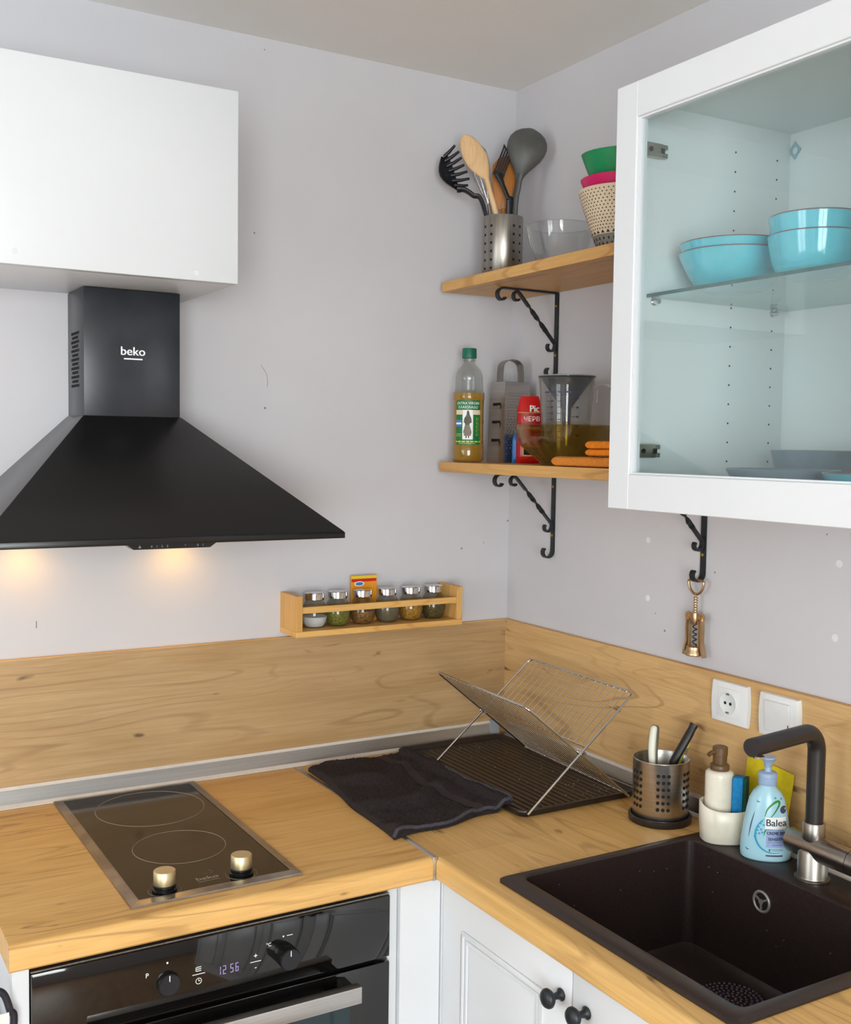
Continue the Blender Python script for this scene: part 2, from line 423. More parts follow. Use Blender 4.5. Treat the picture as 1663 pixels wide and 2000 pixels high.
# filled drill holes and small marks on the paint
for px, py, r in ((1267, 1055, .0062), (1266, 1168, .0062), (1640, 1101, .0065), (1632, 1246, .0065)):
    p = at(px, py, 'x', 0); obj('filler_patch', B().disc((0, p.y, p.z), r, (-1, 0, 0), .0007, 14), 'filler', wall_right)
for px, py, r in ((1397, 1118, .002), (1299, 1232, .0025), (1281, 1198, .0015), (1616, 1044, .0015)):
    p = at(px, py, 'x', 0); obj('wall_mark', B().disc((0, p.y, p.z), r, (-1, 0, 0), .0004, 8), 'speck', wall_right)
for px, py, r in ((497, 455, .002), (992, 1017, .0025), (902, 1071, .0025), (945, 1060, .0015), (518, 797, .0025), (517, 97, .0015)):
    p = at(px, py, 'y', 0); obj('wall_mark', B().disc((p.x, 0, p.z), r, (0, -1, 0), .0004, 8), 'speck', wall_left)
pts = smoothpath([at(x, y, 'y', -.0002) for x, y in ((509, 712), (519, 727), (523, 742), (522, 757))], 4)
obj('wall_mark', B().tube(pts, [.0004, .0010]+[.0010]*(len(pts)-3)+[.0004], 6), 'scuff', wall_left)
p = at(71, 1219, 'y', 0); obj('wall_mark', B().box(p.x-.001, p.x+.001, -.0004, 0, p.z-.008, p.z+.006), 'speck', wall_left)

# ================================================================== base run
XR, YL, XL = -.571, -.6254, -1.265          # seam, front of left worktop, its left end
def edge_profile(depth, back=0.0, th=.04, r=.010, n=5):
    """cross-section (d outward from the wall, z): flat back, rounded upper and lower front edge"""
    pr = [(back, W-th), (depth-.004, W-th), (depth, W-th+.004)]
    for i in range(n+1):
        a = PI/2*i/n; pr.append((depth-r+r*math.cos(a), W-r+r*math.sin(a)))
    pr.append((back, W)); return pr
b = B()
b.loft([[(x, -d, z) for d, z in edge_profile(.6254)] for x in (XL, XR-.0065)])
wt = tag(obj('worktop', b, 'wood_x', smooth=40), 'maple-look worktop under the hob and oven side, silver joint strip at its right end', 'worktop')
obj('joint_strip', B().box(XR-.0063, XR+.004, -.032, YL+.0002, W-.0398, W+.0012), 'steel', wt, bevel=.0008, label='silver metal joint strip')
SY0, SY1, SX0, SX1 = -.757, -1.275, -.535, -.035       # sink outline
YE = -2.45
b = B()
D = -XR
def seg(y0, y1, d0, d1, front):
    pr = edge_profile(d1, d0) if front else [(d0, W-.04), (d1, W-.04), (d1, W), (d0, W)]
    b.loft([[(-d, y, z) for d, z in pr] for y in (y0, y1)])
# part that runs to the left wall: its edge against the seam is square, the open part has the rounded edge
seg(0, YL, 0, D-.0045, False); seg(YL-.0004, SY0-.012, 0, D, True)
seg(SY0-.012, SY1+.012, -SX0-.012, D, True); seg(SY0-.012, SY1+.012, 0, -SX1-.012, False)
seg(SY1+.012, YE, 0, D, True)
wr = tag(obj('worktop', b, 'wood_y', smooth=40), 'maple-look worktop along the right wall, cut out for the sink', 'worktop')

# aluminium upstand strips with pale plastic lips
def upstand(name, label, a0, a1, on_left, cap):
    t = thing(name, label, 'trim strip')
    def P(d, z, a): return (a, -.012-d, W+z) if on_left else (-.012-d, a, W+z)
    def ext(pr): return B().loft([[P(d, z, a) for d, z in pr] for a in (a0, a1)])
    obj('strip_face', ext([(0, .0006), (.012, .0006), (.0125, .008), (.006, .034), (0, .034)]), 'alu', t)
    obj('lip', ext([(0, .034), (.0065, .034), (.0045, .040), (0, .040)]), 'lip_plastic', t)
    obj('lip', ext([(.012, .0006), (.018, .0006), (.0175, .0025), (.0125, .008)]), 'lip_plastic', t)
    if cap:
        c = B().loft([[P(d, z, a) for d, z in [(0, .0004), (.0195, .0004), (.0145, .010), (.008, .041), (0, .041)]] for a in (a1-.001, a1+.022)])
        obj('corner_cap', c, 'grey_plastic', t, label='blue-grey plastic corner cap')
upstand('upstand_strip', 'brushed aluminium upstand strip along the left wall behind the hob', XL, -.056, True, True)
upstand('upstand_strip', 'brushed aluminium upstand strip along the right wall behind dish tray and sink', -.034, YE, False, False)

# backsplash boards
bs = tag(obj('backsplash_panel', B().box(XL, -.012, -.012, -.0005, W+.0005, W+.2836), 'splash_x'), 'wood-grain backsplash panel on the left wall below hood and spice rack', 'backsplash')
obj('edge_band', B().box(XL, -.012, -.0125, -.0005, W+.2836, W+.2848), 'pine_x', bs)
bs = tag(obj('backsplash_panel', B().box(-.012, -.0005, YE, -.0005, W+.0005, W+.2836), 'splash_y'), 'wood-grain backsplash panel on the right wall carrying socket and switch', 'backsplash')
obj('edge_band', B().box(-.0125, -.0005, YE, -.0005, W+.2836, W+.2848), 'oak', bs)

# oven housing (white) and corner post
OX0, OX1 = -1.234, -.6535
t = thing('oven_cabinet', 'white carcass cabinet that holds the black oven', 'cabinet', (0, 0, 0))
obj('side_panel', B().box(XL+.006, OX0-.002, -.608, -.03, .0005, W-.0405), 'white_lacquer', t)
obj('side_panel', B().box(OX1+.002, OX1+.020, -.600, -.03, .0005, W-.0405), 'white_lacquer', t)
obj('back_panel', B().box(OX0-.002, OX1+.002, -.04, -.03, .10, W-.0405), 'white_lacquer', t)
obj('floor_panel', B().box(OX0-.002, OX1+.002, -.59, -.04, .13, .148), 'white_lacquer', t)
obj('plinth', B().box(OX0-.002, OX1+.002, -.56, -.545, .0005, .128), 'white_lacquer', t)
t = thing('corner_cabinet', 'white corner post panel between oven and sink cabinet', 'cabinet')
obj('front_panel', B().box(OX1+.021, -.5535, -.611, -.593, .0005, W-.0405), 'white_lacquer', t)
obj('filler_strip', B().box(-.5515, -.537, -.6165, -.594, .0005, W-.0405), 'white_lacquer', t)

# sink cabinet with framed doors
def door(parent, y0, y1, knob_y):
    z0, z1 = .13, W-.043
    d = obj('door', B().box(-.5515, -.5335, y0, y1, z0, z1), 'white_lacquer', parent, bevel=.0015)
    fr = .066; ya, yb, za, zb = max(y0, y1)-fr, min(y0, y1)+fr, z0+fr, z1-fr
    m = B()
    for off, wd, th in ((0, .007, .0035), (.012, .006, .0025)):
        a, c, e, g = ya-off, yb+off, za+off, zb-off
        m.box(-.5515-th, -.5514, c, a, g-wd, g).box(-.5515-th, -.5514, c, a, e, e+wd)
        m.box(-.5515-th, -.5514, a-wd, a, e+wd, g-wd).box(-.5515-th, -.5514, c, c+wd, e+wd, g-wd)
    obj('moulding', m, 'white_lacquer', d, bevel=.0012, seg=1)
    if knob_y is None: return
    kz = W-.097
    pr = [(0, .0), (.009, .0), (.0095, .002), (.006, .005), (.0048, .011), (.0055, .016), (.011, .019), (.0145, .0235), (.0145, .027), (.012, .031), (.006, .0335), (0, .034)]
    loops = [[(-.5516-z, knob_y+r*math.cos(2*PI*j/24), kz+r*math.sin(2*PI*j/24)) for j in range(24)] for r, z in pr]
    obj('knob', B().loft(loops, False, False), 'iron', d, smooth=50, label='dark burnished round knob')
t = thing('sink_cabinet', 'white framed-door cabinet under the sink with two dark knobs', 'cabinet')
obj('carcass', B().box(-.533, -.515, -1.345, -.620, .11, .129).box(-.53, -.04, -.638, -.620, .0005, W-.24).box(-.53, -.04, -1.345, -1.327, .0005, W-.24)
    .box(-.515, -.04, -1.327, -.638, .11, .128), 'white_lacquer', t)
door(t, -.618, -.9765, -.954); door(t, -.9795, -1.338, -1.0135)
t = thing('base_cabinet', 'white framed-door base cabinet beyond the sink cabinet', 'cabinet')
obj('carcass', B().box(-.533, -.04, -2.40, -1.347, .0005, W-.0405), 'white_lacquer', t)
door(t, -1.3415, -1.87, None); door(t, -1.873, -2.40, None)

# ================================================================== oven
ov = thing('oven', 'black built-in oven with steel handle and two round knobs', 'oven', (0, 0, 0))
OF = -.6135
obj('body', B().box(OX0+.012, OX1-.012, -.592, -.06, .16, W-.060), 'dark_slot', ov)
obj('vent_gap', B().box(OX0+.03, OX1-.02, -.600, -.592, W-.052, W-.042), 'dark_slot', ov)
cp = obj('control_panel', B().box(OX0, OX1, OF, -.592, W-.159, W-.053), 'black_glass', ov, bevel=.002)
obj('trim', B().box(OX0, OX1, OF+.004, -.593, W-.0528, W-.0505), 'steel_brushed', ov)
dr = obj('door', B().box(OX0, OX1, OF, -.592, .165, W-.167), 'black_glass', ov, bevel=.002)
obj('door_window', B().box(OX0+.075, OX1-.075, OF-.0008, OF-.0001, .26, W-.225), 'oven_window_glass', dr)
hd = obj('handle', B().box(-1.158, -.730, -.662, -.645, W-.200, W-.172), 'steel', ov, bevel=.0015, label='brushed steel bar handle')
for x in (-1.150, -.752):
    obj('bracket', B().box(x, x+.014, -.6448, OF-.0003, W-.197, W-.175), 'dark_slot', hd)
def oven_knob(x, z, out):
    k = obj('knob', B().loft([[(x+r*math.cos(2*PI*j/32), OF-.0002-d, z+r*math.sin(2*PI*j/32)) for j in range(32)]
            for r, d in ((.0178, 0), (.0178, out), (.0170, out+.002), (.0, out+.0022))], True, False), 'black_paint', ov, smooth=40)
    obj('face', B().disc((x, OF-.0024-out, z), .0155, (0, -1, 0), .0006, 32), 'nylon_black', k)
    obj('pointer', B().box(x-.0006, x+.0006, OF-out-.0036, OF-out-.003, z+.006, z+.015), 'print_white', k)
oven_knob(-1.036, W-.1127, .006); oven_knob(-.846, W-.110, .024)
FO = lambda x, z: (lambda u, v, d: (x+u, OF-.0003-d, z+v))
b = B()
text(b, 'P', .010, FO(-1.068, W-.094)); b.disc((-1.037, OF-.0002, W-.081), .0016, (0, -1, 0), .0004, 10)
text(b, '°C', .008, FO(-.873, W-.090)); b.disc((-.848, OF-.0002, W-.0815), .0014, (0, -1, 0), .0004, 10); b.box(-.842, -.832, OF-.0006, OF-.0002, W-.082, W-.081)
text(b, '+', .012, FO(-.895, W-.103)); b.box(-.904, -.886, OF-.0006, OF-.0002, W-.1125, W-.1115); text(b, '-', .012, FO(-.895, W-.121))
b.box(-.998, -.978, OF-.0006, OF-.0002, W-.1105, W-.1095)
b.ring((-.988, OF-.0004, W-.121), .0045, .0005, (0, -1, 0), 20, 4).box(-.9884, -.9876, OF-.0006, OF-.0002, W-.121, W-.118).box(-.988, -.9855, OF-.0006, OF-.0002, W-.1214, W-.1206)
for i in range(3): b.box(-.993, -.984, OF-.0006, OF-.0002, W-.0995-.003*i, W-.0985-.003*i)
b.box(-.993, -.992, OF-.0006, OF-.0002, W-.1055, W-.0985)
obj('symbols', b, 'print_white', cp, kind='stuff')
SEG = {'1': 'bc', '2': 'abged', '5': 'afgcd', '6': 'afgedc'}
b = B()
for ch, cx in (('1', -.955), ('2', -.9465), ('5', -.9345), ('6', -.926)):
    h, wd, tk = .0068, .0048, .0010; z = W-.113
    S = dict(a=(-wd/2, wd/2, h-tk, h), g=(-wd/2, wd/2, -tk/2, tk/2), d=(-wd/2, wd/2, -h, -h+tk), f=(-wd/2, -wd/2+tk, .0006, h-.0006), b=(wd/2-tk, wd/2, .0006, h-.0006),
             e=(-wd/2, -wd/2+tk, -h+.0006, -.0006), c=(wd/2-tk, wd/2, -h+.0006, -.0006))
    for s in SEG[ch]:
        q = S[s]; b.box(cx+q[0], cx+q[1], OF-.0006, OF-.0002, z+q[2], z+q[3])
obj('clock_digits', b, 'display_digits', cp, label='glowing clock reading 12:56')

# something pale stands left of the worktop end, with a dark cable
t = thing('appliance', 'pale blue-white appliance at the lower left beside the worktop end', 'appliance', (-1.60, -.33, 0))
obj('body', B().box(-.29, .315, -.25, .29, .0005, .74), 'appliance_white', t, bevel=.012, seg=3)
obj('top_rim', B().box(-.285, .310, -.245, .285, .741, .765), 'white_plastic', t, bevel=.006)
pts = smoothpath([Vector((-1.395, -.5868, .690)), Vector((-1.375, -.600, .735))]+[at(x, y, 'y', -.625) for x, y in ((-30, 1940), (-8, 1936), (8, 1943), (19, 1972), (26, 2010))]+[Vector((-1.288, -.632, .62)), Vector((-1.29, -.640, .40)), Vector((-1.30, -.650, .10)), Vector((-1.33, -.68, .0056)), Vector((-1.44, -.72, .0056))], 7)
cb = tag(obj('cable', B().tube(pts, .0052, 10), 'cable', smooth=60), 'black cable looping down at the lower left corner', 'cable')
p = at(12, 1995, 'y', -.634)
obj('cable_tag', B().box(p.x-.010, p.x+.004, p.y-.001, p.y+.001, p.z-.03, p.z+.012), 'label_white', cb, label='white paper tag on the cable')

# ================================================================== hob
hb = thing('hob', 'two-zone ceramic hob with steel frame and two champagne knobs', 'hob', (-.943, -.308, W))
HX, HY = .141, .2775
b = B()
o1 = [(-HX, -HY), (HX, -HY), (HX, HY), (-HX, HY)]; i1 = [(-HX+.016, -HY+.016), (HX-.016, -HY+.016), (HX-.016, HY-.016), (-HX+.016, HY-.016)]
b.loft([[(x, y, .0004) for x, y in o1], [(x*.997, y*.998, .004) for x, y in o1], [(x*1.03, y*1.01, .0062) for x, y in i1], [(x, y, .0062) for x, y in i1], [(x, y, .0004) for x, y in i1]], False, False)
obj('frame', b, 'steel_tarnish', hb)
g = obj('glass', B().box(-HX+.0162, HX-.0162, -HY+.0162, HY-.0162, .0005, .0050), 'hob_glass', hb)
for cx, cy, r in ((.012, .148, .101), (-.001, -.072, .079)):
    obj('zone_ring', B().ring((cx, cy, .0051), r, .0007, (0, 0, 1), 64, 4), 'hob_print', g)
b = B(); text(b, 'beko', .017, lambda u, v, d: (u-.004, v-.226, .0051+d), .0001, 1.1, .0004); b.box(-.022, .014, -.238, -.2365, .0051, .0053)
obj('logo', b, 'hob_print', g)
b = B(); b.tube(arc((.006, -.203, .0052), .006, -PI*.5, PI*.4, 8, (1, 0, 0), (0, 1, 0)), .0003, 4).box(-.006, .004, -.2092, -.2088, .0051, .0053)
b.box(-.047, -.044, -.212, -.2112, .0051, .0053).box(.05, .053, -.196, -.1952, .0051, .0053); obj('symbols', b, 'hob_print', g, kind='stuff')
for kx, ky in ((-.0785, -.241), (.0505, -.235)):
    k = obj('knob', B().lathe([(.019, .0052), (.0195, .0065), (.0195, .0085), (.0172, .0095), (.0172, .0105), (.018, .0115), (.018, .0145), (.0165, .0155)], 32, (kx, ky, 0)), 'black_paint', hb, smooth=40)
    obj('cap', B().lathe([(.0168, .0156), (.0172, .0165), (.0172, .036), (.0162, .0372), (.0, .0374)], 32, (kx, ky, 0)), 'champagne', k, smooth=40)
    obj('dial_mark', B().ring((kx, ky, .0051), .0255, .0003, (0, 0, 1), 32, 4), 'hob_print', g)

# ================================================================== cooker hood
hx, hy = -.9525, -.40
hood = thing('cooker_hood', 'black pyramid cooker hood with box chimney on the left wall', 'cooker hood')
KX0, KX1, KY, KZ = -1.044, -.863, -.1306, W+.752
GX0, GX1, GZ = -1.268, -.640, W+.534
obj('chimney', B().box(KX0, KX1, KY, -.001, KZ-.006, W+.9875), 'black_chimney', hood, bevel=.0012)
b = B()
b.hexa([(GX0, hy, GZ+.0115), (GX1, hy, GZ+.0115), (GX1, -.001, GZ+.0115), (GX0, -.001, GZ+.0115)],
       [(KX0-.002, KY-.002, KZ), (KX1+.002, KY-.002, KZ), (KX1+.002, -.001, KZ), (KX0-.002, -.001, KZ)])
cn = obj('canopy', b, 'black_paint', hood, bevel=.0012)
obj('rim', B().box(GX0, GX1, hy-.0015, -.001, GZ, GZ+.0113), 'black_paint', hood, bevel=.001)
obj('grease_filter', B().box(GX0+.05, GX1-.05, hy+.06, -.13, GZ-.0022, GZ-.0003), 'steel_brushed', hood)
b = B().prism([(-.078, 0), (.078, 0), (.066, -.0085), (-.066, -.0085)], (-.958, hy+.012, GZ-.0004), (1, 0, 0), (0, 0, 1), -.03)
ct = obj('control_panel', b, 'black_paint', hood)
b = B()
for s, x in (('▲', -.056), ('0', -.036), ('1', -.027), ('2', -.018), ('3', -.009), ('*', .022), ('0', .044), ('1', .053)):
    text(b, s, .0055, lambda u, v, d, x=x: (-.958+x+u, hy+.0115-d, GZ-.0045+v), .0001)
obj('symbols', b, 'print_grey', ct, kind='stuff')
b = B()
for i in range(13):
    for j in range(9 if i % 2 == 0 else 7):
        y = -.034-(j+(0 if i % 2 == 0 else 1))*.0072; z = KZ+.155-i*.0082
        b.box(KX0-.0006, KX0+.0002, y-.0016, y+.0016, z-.0026, z+.0026)
obj('vent_slots', b, 'dark_slot', hood, kind='stuff')
b = B(); text(b, 'beko', .0225, lambda u, v, d: (hx-.001+u, KY-.0005-d, W+.873+v), .0002, 1.05, .0003); b.box(hx-.018, hx+.017, KY-.0008, KY-.0002, W+.858, W+.8605)
obj('logo', b, 'print_logo', hood, label='white beko lettering with underline')
for x in (-1.135, -.835):
    lp = obj('lamp', B().lathe([(0, -.006), (.024, -.006), (.028, -.003), (.028, -.0003)], 24, (x, -.050, GZ-.002)), 'lamp_warm', hood, label='lit warm hood lamp')
    l = bpy.data.lights.new('hood_light', 'SPOT'); l.energy = 0.65; l.color = (1, .47, .04); l.spot_size = math.radians(150); l.spot_blend = .8; l.shadow_soft_size = .025
    lo = bpy.data.objects.new('hood_light', l); COL.objects.link(lo); lo.location = (x, -.050, GZ-.012); lo.parent = hood

# ================================================================== wall cabinet over the hood
t = thing('wall_cabinet', 'plain white wall cabinet above the hood chimney', 'cabinet')
CX1, CY, CZ0, CZ1 = -.8157, -.3168, W+.988, W+1.3258; CX0 = CX1-.60
obj('carcass', B().box(CX0+.001, CX1-.001, CY+.020, -.0005, CZ0+.0005, CZ1-.0005), 'white_lacquer', t, bevel=.001)
dd = obj('door', B().box(CX0, CX1, CY, CY+.0185, CZ0, CZ1), 'white_lacquer', t, bevel=.0018)
for px, py in ((28, 490), (384, 533)):
    p = at(px, py, 'y', CY); obj('bumper', B().disc((p.x, CY, p.z), .005, (0, -1, 0), .0003, 16), 'white_lacquer', dd)

# ================================================================== glass-door cabinet on the right wall
gc = thing('glass_cabinet', 'white wall cabinet with framed glass door holding turquoise bowls', 'cabinet')
GY0, GY1, GZ0, GZ1, GD = -.8385, -1.4385, W+.610, W+1.2636, -.390
bx = lambda *a: B().box(*a)
obj('side_panel', bx(-.3695, -.0005, GY0-.018, GY0, GZ0, GZ1), 'white_inside', gc)
obj('side_panel', bx(-.3695, -.0005, GY1, GY1+.018, GZ0, GZ1), 'white_inside', gc)
obj('top_panel', bx(-.3695, -.0005, GY1+.018, GY0-.018, GZ1-.018, GZ1), 'white_inside', gc)
bp = obj('bottom_panel', bx(-.3695, -.0005, GY1+.018, GY0-.018, GZ0, GZ0+.018), 'white_inside', gc)
bk = obj('back_panel', bx(-.020, -.0005, GY1+.018, GY0-.018, GZ0+.018, GZ1-.018), 'white_inside', gc)
dr = obj('door', B().box(GD, -.3715, GY0-.0475, GY0, GZ0, GZ1).box(GD, -.3715, GY1, GY1+.0475, GZ0, GZ1)
         .box(GD, -.3715, GY1+.0477, GY0-.0477, GZ1-.0535, GZ1).box(GD, -.3715, GY1+.0477, GY0-.0477, GZ0, GZ0+.0545), 'white_lacquer', gc, bevel=.0009, seg=1)
lip = B()
ya, yb, za, zb = GY0-.0478, GY1+.0478, GZ0+.0547, GZ1-.0537
lip.box(GD+.004, -.3725, ya-.0045, ya, za, zb).box(GD+.004, -.3725, yb, yb+.0045, za, zb).box(GD+.004, -.3725, yb+.0045, ya-.0045, zb-.003, zb).box(GD+.004, -.3725, yb+.0045, ya-.0045, za, za+.003)
obj('glazing_bead', lip, 'white_lacquer', dr)
obj('pane', bx(-.382, -.378, yb+.002, ya-.002, za+.002, zb-.002), 'pane_glass', dr, label='clear glass door pane')
SI = GY0-.0181                         # inner face of the left side
for z in (W+1.172, W+.701):            # concealed hinges
    h = obj('hinge', bx(-.3690, -.3600, SI-.008, SI-.0002, z-.030, z+.030).box(-.3600, -.318, SI-.012, SI-.003, z-.011, z+.011), 'hinge_metal', gc, bevel=.002, label='nickel concealed hinge')
    b = B()
    for dx, dz, r in ((-.3645, .022, .0035), (-.3645, -.022, .0035), (-.345, 0, .004)): b.disc((dx, SI-.0122 if dz == 0 else SI-.0082, z+dz), r, (0, -1, 0), .0012, 12)
    b.box(-.324, -.3165, SI-.0126, SI-.0121, z-.004, z+.004)
    obj('hinge_screw', b, 'dark_slot', h, kind='stuff')
    obj('arm_end', bx(-.3178, -.309, SI-.011, SI-.004, z+.003, z+.010).box(-.3178, -.309, SI-.011, SI-.004, z-.010, z-.003), 'hinge_metal', h)
b = B()
for x in (-.352, -.150, -.052):
    for i in range(17):
        z = GZ0+.075+i*.032
        if x < -.3 and (abs(z-W-1.172) < .04 or abs(z-W-.701) < .04): continue
        b.disc((x, SI-.0002, z), .0017, (0, -1, 0), .0004, 8)
obj('peg_holes', b, 'dark_slot', gc, kind='stuff')
GS = W+.944
gs = obj('glass_shelf', bx(-.335, -.0205, GY1+.0185, SI-.0004, GS, GS+.0055), 'shelf_glass', gc, label='glass shelf')
obj('front_edge', bx(-.3362, -.3351, GY1+.0185, SI-.0004, GS, GS+.0055), 'glass_edge', gs, label='dark green polished edge of the glass shelf')
for x in (-.322, -.052):
    obj('shelf_pin', B().tube([(x, SI-.0002, GS-.006), (x, SI-.014, GS-.006)], .0045, 12).disc((x, SI-.0002, GS-.0055), .0065, (0, -1, 0), .003, 12), 'chrome', gc, smooth=40)
p = at(1554, 294, 'x', -.0205)
b = B(); n = 24; sq = []; ci = []
for j in range(n):
    a = 2*PI*j/n; c, s = math.cos(a), math.sin(a); k = .0135/(abs(c)+abs(s)); sq.append((-.0206, p.y+c*k, p.z+s*k*1.15)); ci.append((-.0206, p.y+c*.0062, p.z+s*.0065))
b.loft([sq, [(q[0]-.0015, q[1], q[2]) for q in sq], [(q[0]-.0015, q[1], q[2]) for q in ci], ci, sq], False, False)
obj('hanger_cover', b, 'cover_blue', gc, label='pale blue diamond cover with a round hole')

def bowl_profile(r, h, foot, t=.004, pw=.5, n=10):
    out = [(0, .0005), (foot*.96, .0005), (foot, .002)]
    for i in range(1, n+1):
        u = i/n; out.append((foot+(r-foot)*u**pw, .003+(h-.003)*u))
    inn = [(r-t*.5, h+t*.3), (r-t, h)]
    for i in range(n-1, 0, -1):
        u = i/n; inn.append((foot+(r-foot)*u**pw-t, t+(h-t)*u))
    return out+inn+[(foot*.8, t+.001), (0, t)]
def bowl(name, label, cat, loc, r, h, foot, mat, rim=None, pw=.5, t=.004, group=None, fn=None, seg=48):
    o = thing(name, label, cat, loc, 0, group)
    pr = bowl_profile(r, h, foot, t, pw)
    obj('body', B().lathe(pr, seg, fn=fn), mat, o, smooth=50)
    if rim: obj('rim', B().ring((0, 0, h+t*.15), r-t*.5, t*.42, (0, 0, 1), seg, 8), rim, o, smooth=60)
    return o
ZS = GS+.0056
bowl('bowl', 'wide turquoise bowl at the bottom of the shallow pair on the glass shelf', 'bowl', (-.24, -.9475, ZS), .0845, .058, .045, 'turquoise', 'rim_brown', .55)
bowl('bowl', 'wide turquoise bowl nested on top of the shallow pair on the glass shelf', 'bowl', (-.24, -.9475, ZS+.014), .0842, .058, .045, 'turquoise', 'rim_brown', .55)
bowl('bowl', 'lower deep turquoise bowl of the tall pair on the glass shelf', 'bowl', (-.245, -1.108, ZS), .0665, .060, .040, 'turquoise', 'rim_brown', .32)
bowl('bowl', 'upper deep turquoise bowl of the tall pair on the glass shelf', 'bowl', (-.245, -1.108, ZS+.026), .0663, .060, .040, 'turquoise', 'rim_brown', .32)
ZB = GZ0+.0185
bowl('plate', 'wide shallow blue-grey plate on the floor of the glass cabinet', 'plate', (-.25, -1.067, ZB), .082, .048, .052, 'plate_blue_grey', None, .8)
bowl('bowl', 'round blue-grey bowl standing behind the shallow plate in the cabinet', 'bowl', (-.103, -1.003, ZB), .070, .076, .050, 'plate_blue_grey', None, .9)
bowl('plate', 'pale turquoise plate at the cabinet floor cut by the picture edge', 'plate', (-.25, -1.235, ZB), .076, .046, .045, 'turquoise', 'rim_brown', .7)

# ================================================================== shelves and scroll brackets
SZ1, SZ2, STH, SD = W+.667, W+1.077, .0225, -.217
for z, lab in ((SZ2, 'upper oak shelf carrying the utensil holder and bowls'), (SZ1, 'lower oak shelf carrying the oil bottle, grater and jug')):
    tag(obj('shelf', bx(SD, -.0005, -.815, -.030, z-STH, z), 'oak', bevel=.0008, seg=1), lab, 'shelf')
def scroll(c, r, a0, turns, n, ux, uz, r1=.25):
    """curl from angle a0 inward"""
    c, ux, uz = Vector(c), Vector(ux), Vector(uz); out = []
    for i in range(n+1):
        u = i/n; a = a0+turns*2*PI*u; rr = r*(1-(1-r1)*u**1.4); out.append(c+ux*rr*math.cos(a)+uz*rr*math.sin(a))
    return out
def bracket(label, y, ztop):
    t = thing('shelf_bracket', label, 'bracket', (0, y, ztop))
    X, Z = Vector((-1, 0, 0)), Vector((0, 0, 1)); wd = (0, 1, 0); wb, tk = .0125, .0035
    O = Vector((-.0022, 0, 0)); h = -.178
    # wall bar ending in an outward curl
    pts = [O+Z*-.002, O+Z*h]; r = .0165
    pts += scroll(O+X*r+Z*h, r, PI, .62, 14, X, Z, .55)[1:]
    obj('wall_bar', B().bar(pts, wd, wb, tk), 'iron', t, smooth=40)
    # arm under the shelf ending in a downward curl
    pts = [O+X*.002+Z*-.0022, O+X*.150+Z*-.0022]
    c = O+X*.150+Z*(-.0022-.0155); pts += scroll(c, .0155, PI/2, -.66, 14, X, Z, .5)[1:]
    obj('arm', B().bar(pts, wd, wb, tk), 'iron', t, smooth=40)
    # twisted brace with a curl at each end
    a = O+X*.108+Z*-.0062; e = O+X*.0042+Z*-.116
    d = (e-a).normalized(); n = 40
    mid = [a+(e-a)*(i/n) for i in range(n+1)]
    c1 = a+X*.002+Z*-.0125; up = scroll(c1, .0125, PI/2, -.62, 12, X, Z, .5)
    pts = list(reversed(up))+mid[2:]
    c2 = e+X*.0125+Z*-.006; lo = scroll(c2, .0125, PI, .60, 12, X, Z, .55)
    k0 = len(up); pts += lo
    tw = []
    for i in range(len(pts)):
        u = (i-k0-9)/20; tw.append(2*PI*min(1, max(0, u)))
    obj('brace', B().bar(pts, wd, .010, .0042, tw), 'iron', t, smooth=40)
    for z in (-.030, -.142):
        obj('screw', B().lathe([(.0038, 0), (.0034, .0012), (0, .0018)], 12, fn=None), 'brass', t).matrix_local = Matrix.Translation((-.0041, 0, z)) @ Matrix.Rotation(-PI/2, 4, 'Y')
bracket('black iron scroll bracket under the upper shelf', -.180, SZ2-STH)
bracket('black iron scroll bracket under the lower shelf near the room corner', -.182, SZ1-STH)
bracket('black iron scroll bracket under the lower shelf with corkscrew hanging from it', -.660, SZ1-STH)

# ================================================================== upper shelf: utensils and bowls
HPX, HPY = -.12, -.129
hz = SZ2+.0005
uh = thing('utensil_holder', 'tall perforated steel holder full of utensils on the upper shelf', 'utensil holder', (HPX, HPY, hz))
def steel_can(parent, r, h, t=.0012):
    return obj('body', B().lathe([(0, 0), (r-.001, 0), (r, .001), (r, h-.001), (r-.0004, h), (r-t, h), (r-t, .003), (0, .003)], 64), 'steel_brushed', parent, smooth=50)
steel_can(uh, .0455, .139)
va = math.atan2(CAM.y-HPY, CAM.x-HPX)
b = B()
for k in range(8):
    for s in (-.21, .21):
        a = va+PI/4+k*PI/2+s*1.0 if k < 4 else None
        if a is None: continue
        for i in range(6):
            b.disc((.0455*math.cos(a), .0455*math.sin(a), .022+i*.0185), .0030, (math.cos(a), math.sin(a), 0), .0003, 10)
obj('punched_holes', b, 'dark_slot', uh, kind='stuff')
HD = (Vector((HPX, HPY, hz+.12))-CAM).dot(_f)
def hp(px, py, dd=0): return dep(px, py, HD+dd)
base = lambda dx, dy: Vector((HPX+dx, HPY+dy, hz+.008))
